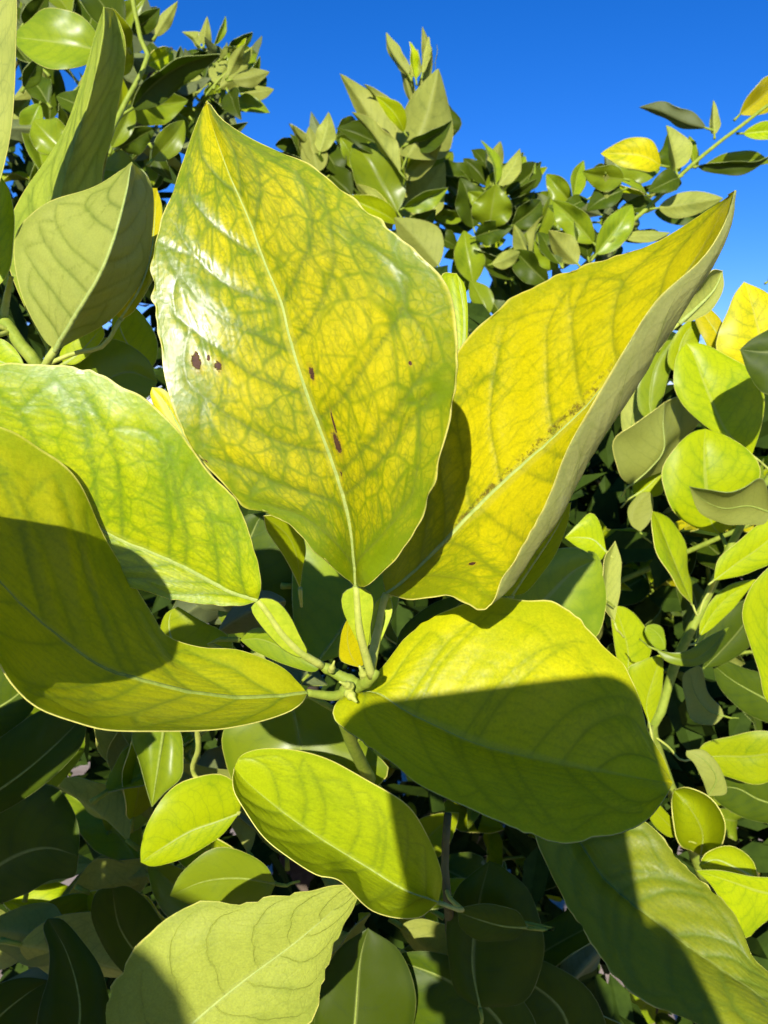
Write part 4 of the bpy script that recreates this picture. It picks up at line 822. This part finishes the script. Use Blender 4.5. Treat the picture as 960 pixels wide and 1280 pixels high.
def crown(tr, cen, rad, n_twig, limit, dmin, kinds, seed, lens=(.055, .09)):
    rg = np.random.default_rng(seed); random.seed(seed); cen = np.array(cen); rad = np.array(rad); made = 0; tries = 0
    while made < limit and tries < n_twig:
        tries += 1
        v = unit(rg.normal(size=3)); v[1] = -abs(v[1]) if rg.random() < .8 else v[1]
        p0 = cen + v * rad * rg.uniform(.45, .95)
        dr = unit(v + np.array((0, 0, .6)) + rg.normal(size=3) * .4); ln = rg.uniform(.10, .2)
        p1 = p0 + dr * ln
        if not (ok(p0, dmin) and ok(p1, dmin)): continue
        x, y, d = proj(.5 * (p0 + p1))
        if not (-250 < x < 1210 and -200 < y < 1480): continue
        pts = crv([p0 - dr * .12 - v * .05, p0, .5 * (p0 + p1) + rg.normal(size=3) * .006, p1], 8)
        lv = []
        nl = rg.integers(6, 10); ax = unit(np.cross(dr, (0.3, .2, 1))); ang = rg.uniform(0, 6.28)
        for i in range(nl):
            t = (i + 1) / nl; B = p0 + (p1 - p0) * t; ang += 2.4
            rd = rot(ax, dr, ang); X = unit(rd + dr * rg.uniform(.2, .9) + rg.normal(size=3) * .15)
            Lg = rg.uniform(*lens)
            if not (ok(B + X * Lg, dmin) and ok(B + X * Lg * .5, dmin)): continue
            lv.append((B, X, unit(dr * .8 + np.array((0, -.3, .5)) + rg.normal(size=3) * .3), Lg))
        if not lv: continue
        tube_obj('twig', pts, np.linspace(.0035, .0014, 8), STEM if rg.random() < .6 else TWIG, tr[0], tr[1], sides=6)
        for (B, X, N, Lg) in lv:
            put_leaf(tr, B, X, N, Lg, kinds[rg.integers(len(kinds))]); made += 1
    return made
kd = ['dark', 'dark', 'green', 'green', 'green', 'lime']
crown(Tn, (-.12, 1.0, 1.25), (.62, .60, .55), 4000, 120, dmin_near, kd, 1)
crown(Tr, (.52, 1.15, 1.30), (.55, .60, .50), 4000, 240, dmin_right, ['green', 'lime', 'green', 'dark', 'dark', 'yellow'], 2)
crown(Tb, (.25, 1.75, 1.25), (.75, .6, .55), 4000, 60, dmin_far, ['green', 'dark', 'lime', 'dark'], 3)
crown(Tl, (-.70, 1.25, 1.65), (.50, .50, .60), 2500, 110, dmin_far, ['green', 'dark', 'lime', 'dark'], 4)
# deeper foliage of each crown, too dense to pick apart
def mass(tr, cen, rad, n, dmin, seed):
    rg = np.random.default_rng(seed); V, Fc, mm = [], [], []
    cen = np.array(cen); rad = np.array(rad); c = 0; t = 0
    while c < n and t < n * 6:
        t += 1
        v = unit(rg.normal(size=3)); p = cen + v * rad * rg.uniform(.3, .95)
        Lg = rg.uniform(.055, .085); X = unit(v + rg.normal(size=3) * .8); q = p + X * Lg
        if not (ok(p, dmin) and ok(q, dmin)): continue
        N = unit(np.array((0, -.4, .8)) + rg.normal(size=3) * .6); W = unit(np.cross(N, X)); N = np.cross(X, W)
        k = len(V)
        V += [p, p + X * Lg * .3 + W * Lg * .2 + N * .006, p + X * Lg * .7 + W * Lg * .17 + N * .006, q, p + X * Lg * .7 - W * Lg * .17 + N * .006, p + X * Lg * .3 - W * Lg * .2 + N * .006, p + X * Lg * .35, p + X * Lg * .7]
        Fc += [(k, k + 6, k + 1), (k + 1, k + 6, k + 7, k + 2), (k + 2, k + 7, k + 3), (k, k + 5, k + 6), (k + 6, k + 5, k + 4, k + 7), (k + 4, k + 3, k + 7)]
        c += 1
    me = bpy.data.meshes.new('crown'); me.from_pydata([tuple(p - tr[1]) for p in V], [], Fc)
    m = bpy.data.materials.get('crown_leaves') or plain_mat('crown_leaves', (.04, .07, .006), (.018, .036, .004), 25, .7, .08, .2)  # leaf colour darkened to stand in for shade between the leaves
    me.materials.append(m); me.update(); o = link('crown', me, tr[0]); o['kind'] = 'stuff'
mass(Tn, (-.05, 1.0, 1.1), (.85, .60, .65), 4000, lambda x, y: .56, 11)
mass(Tr, (.60, 1.25, 1.25), (.55, .5, .50), 3500, lambda x, y: .76, 12)
mass(Tb, (.25, 1.85, 1.2), (.9, .55, .60), 3500, lambda x, y: 1.2, 13)
mass(Tl, (-.75, 1.35, 1.55), (.55, .5, .65), 3000, lambda x, y: .95, 14)
# unseen side shoot, added beside the lens to shade the lower left leaves
rs = np.random.default_rng(77)
def eff(x, y, d): return CAM + CR @ np.array((x + .1667 * d, y - .323 * d, -d))
sp_ = [eff(-.40, -.34, .42), eff(-.36, -.22, .2), eff(-.30, -.14, .15), eff(-.22, -.07, .14), eff(-.15, -.03, .13)]
q = crv(sp_, 24); tube_obj('twig', q, np.linspace(.004, .0015, 24), STEM, near, NT0, sides=8)
for i in range(22):
    k = int(rs.integers(4, 24)); B = q[k]; tg = q[k] + (q[min(k + 1, 23)] - q[k - 1]) * .5
    a = rs.uniform(0, 6.283); X = CR @ np.array((math.cos(a), math.sin(a), rs.uniform(-.25, .25)))
    Lg = rs.uniform(.075, .10)
    tip = CR.T @ (B + X * Lg - CAM); te = (tip[0] + .1667 * tip[2], tip[1] - .323 * tip[2]); px_ = proj(B + X * Lg); pm_ = proj(B + X * Lg * .5)
    if px_[0] > -45 and px_[1] < 1330 or pm_[0] > -55 and pm_[1] < 1330: continue
    if te[0] > -.125 or te[1] > .0: continue
    put_leaf(Tn, B, X, -S + rs.normal(size=3) * .25, Lg, ['green', 'lime', 'dark'][i % 3])

# ------------------------------------------------------------------ the person taking the picture and the phone: both stand behind the lens and throw the shade on the lower leaves
def cf(x, y, z): return CAM + CR @ np.array((x, y, z))          # right, up, back of the lens
SKIN = plain_mat('skin', (.50, .30, .21), (.42, .24, .16), 40, .5); SHIRT = plain_mat('grey_cotton', (.30, .31, .33), (.24, .25, .27), 30, .9)
JEANS = plain_mat('blue_denim', (.06, .09, .17), (.04, .06, .12), 60, .9); HAIR = plain_mat('brown_hair', (.05, .03, .02), (.03, .02, .012), 80, .6); SHOE = plain_mat('shoe_leather', (.10, .08, .06), (.06, .05, .04), 40, .6)
BLACK = plain_mat('black_glass', (.012, .012, .014), (.01, .01, .012), 20, .12, .6, 0.0); CASE = plain_mat('phone_case', (.05, .055, .06), (.04, .045, .05), 90, .5)
pe = bpy.data.objects.new('person', None); col.objects.link(pe); P0 = cf(-.25, 0, .42); P0 = np.array((P0[0], P0[1], 0.0)); pe.location = P0
pe['label'] = 'person in a grey shirt and jeans holding up a phone in one hand'; pe['category'] = 'person'
def skinned(name, joints, edges, radii, mat, root=0, sub=2):
    me = bpy.data.meshes.new(name); me.from_pydata([tuple(np.asarray(j) - P0) for j in joints], edges, [])
    me.materials.append(mat); o = link(name, me, pe)
    o.modifiers.new('skin', 'SKIN'); me.skin_vertices or None
    if not me.skin_vertices:
        bpy.context.view_layer.objects.active = o
    sv = me.skin_vertices[0].data
    for i, r in enumerate(radii): sv[i].radius = (r, r) if not isinstance(r, tuple) else r
    sv[root].use_root = True
    sm_ = o.modifiers.new('subdivision', 'SUBSURF'); sm_.levels = sub; sm_.render_levels = sub
    o.modifiers['skin'].use_smooth_shade = True
    return o
def wz(x, y, z): return np.array((P0[0] + x, P0[1] + y, z))       # right, forward, height
hip, chest, neckb = wz(0, 0, .90), wz(0, .0, 1.24), wz(0, .0, 1.42)
hd = cf(-.25, -.012, .37)
J = [hip, wz(0, .01, 1.05), chest, neckb, hd + (0, -.02, -.09), hd + (0, 0, -.02), hd + (0, 0, .055)]
Rd = [(.15, .11), (.135, .10), (.16, .11), .062, .055, (.078, .092), (.07, .082)]
E = [(0, 1), (1, 2), (2, 3), (3, 4), (4, 5), (5, 6)]
def chain(start, pts, rr):
    p = start
    for q, r in zip(pts, rr):
        J.append(np.asarray(q)); Rd.append(r); E.append((p, len(J) - 1)); p = len(J) - 1
    return p
for sx, wr, el in ((-1, wz(-.27, .10, .92), wz(-.27, -.03, 1.12)), (1, cf(.045, -.19, .085), cf(.10, -.36, .27))):
    sh = wz(sx * .19, .0, 1.39)
    k = chain(2, [wz(sx * .10, 0, 1.36), sh, .5 * (sh + el), el, .5 * (el + wr), wr], [.075, .062, .048, .042, .038, .027])
    if sx > 0:
        k = chain(k, [cf(.030, -.125, .070)], [(.034, .018)])
        for i, yb in enumerate((-.055, -.076, -.097, -.117)):     # fingers round the back of the phone to its far edge
            chain(k, [cf(.046, yb - .006, .050), cf(.044, yb, .026), cf(.004, yb + .003, .024), cf(-.044, yb + .002, .026)], [.0095, .0092, .0085, .0072])
        chain(k, [cf(.050, -.10, .066), cf(.046, -.062, .060), cf(.036, -.036, .058)], [.0125, .0105, .009])
    else:
        pm = wr + (0, .02, -.07); k = chain(k, [pm], [(.034, .016)])
        for i in range(4): chain(k, [pm + (.0, -.028 + .019 * i, -.045), pm + (.006, -.03 + .019 * i, -.075), pm + (.016, -.03 + .018 * i, -.095)], [.0092, .0085, .0072])
        chain(k, [pm + (.01, .035, -.01), pm + (.018, .05, -.04)], [.0105, .009])
    lg = wz(sx * .10, 0, .84)
    chain(0, [lg, wz(sx * .11, .03, .47), wz(sx * .115, -.01, .10), wz(sx * .12, .0, .04), wz(sx * .13, .13, .03)], [.092, .058, .042, .036, .03])
body = skinned('body', J, E, Rd, SKIN, 0, 2)
f0 = hd
skinned('nose', [f0 + (0, .085, -.005), f0 + (0, .105, -.03)], [(0, 1)], [.009, .012], SKIN)
for sx in (-1, 1):
    skinned('ear', [f0 + (sx * .078, -.005, .01), f0 + (sx * .086, -.012, -.025)], [(0, 1)], [.014, .010], SKIN)
    skinned('eye', [f0 + (sx * .031, .078, .008), f0 + (sx * .031, .082, .008)], [(0, 1)], [.012, .010], BLACK)
skinned('mouth', [f0 + (-.02, .086, -.055), f0 + (.02, .086, -.055)], [(0, 1)], [.006, .006], plain_mat('lips', (.42, .18, .14), (.36, .14, .11), 60, .5))
skinned('hair', [f0 + (0, -.05, -.03), f0 + (0, -.035, .04), f0 + (0, .02, .075)], [(0, 1), (1, 2)], [(.075, .06), (.088, .075), (.08, .058)], HAIR)
eL, eR = wz(-.27, -.03, 1.12), cf(.10, -.36, .27); sL, sR = wz(-.19, 0, 1.39), wz(.19, 0, 1.39)
skinned('shirt', [wz(0, 0, .86), wz(0, .01, 1.05), chest, wz(0, 0, 1.39), wz(-.10, 0, 1.36), sL, .5 * (sL + eL), .8 * eL + .2 * sL, wz(.10, 0, 1.36), sR, .5 * (sR + eR), .8 * eR + .2 * sR],
        [(0, 1), (1, 2), (2, 3), (2, 4), (4, 5), (5, 6), (6, 7), (2, 8), (8, 9), (9, 10), (10, 11)], [(.168, .125), (.155, .12), (.178, .128), .078, .09, .076, .064, .058, .09, .076, .064, .058], SHIRT)
skinned('trousers', [wz(0, 0, .92)] + [q for sx in (-1, 1) for q in (wz(sx * .10, 0, .84), wz(sx * .11, .03, .47), wz(sx * .115, -.01, .09))],
        [(0, 1), (1, 2), (2, 3), (0, 4), (4, 5), (5, 6)], [(.16, .12), .105, .074, .062, .105, .074, .062], JEANS)
for sx in (-1, 1): skinned('shoe', [wz(sx * .118, -.045, .045), wz(sx * .12, .03, .048), wz(sx * .13, .15, .035)], [(0, 1), (1, 2)], [.043, .046, .036], SHOE)
# phone
fo = bpy.data.objects.new('phone', None); col.objects.link(fo); fo.location = cf(-.002, -.048, .042)
fo.rotation_euler = (Matrix(CR.tolist()) @ Matrix.Rotation(R(7), 3, 'Z')).to_euler()
fo['label'] = 'dark phone held upright in one hand'; fo['category'] = 'phone'
def slab(name, w_, h_, z0, z1, r, mat, parent, cx=0, cy=0):
    V = []; n = 6
    for z in (z0, z1):
        for (sx, sy, a0) in ((1, 1, 0), (-1, 1, 90), (-1, -1, 180), (1, -1, 270)):
            for k in range(n + 1):
                a = R(a0 + 90 * k / n); V.append((cx + sx * (w_ / 2 - r) + r * math.cos(a), cy + sy * (h_ / 2 - r) + r * math.sin(a), z))
    m_ = 4 * (n + 1); Fc = [list(range(m_))[::-1], list(range(m_, 2 * m_))] + [[k, (k + 1) % m_, m_ + (k + 1) % m_, m_ + k] for k in range(m_)]
    me = bpy.data.meshes.new(name); me.from_pydata(V, [], Fc); me.materials.append(mat); me.update(); return link(name, me, parent)
slab('case', .082, .164, -.0045, .0045, .012, CASE, fo)
slab('screen', .073, .155, .0046, .0052, .009, BLACK, fo)
ci = slab('camera_island', .036, .038, -.0070, -.0046, .009, CASE, fo, .018, .058)
for (x, y) in ((.009, .067), (.009, .049), (.027, .058)): slab('lens', .013, .013, -.0082, -.0071, .0064, BLACK, ci, x, y)
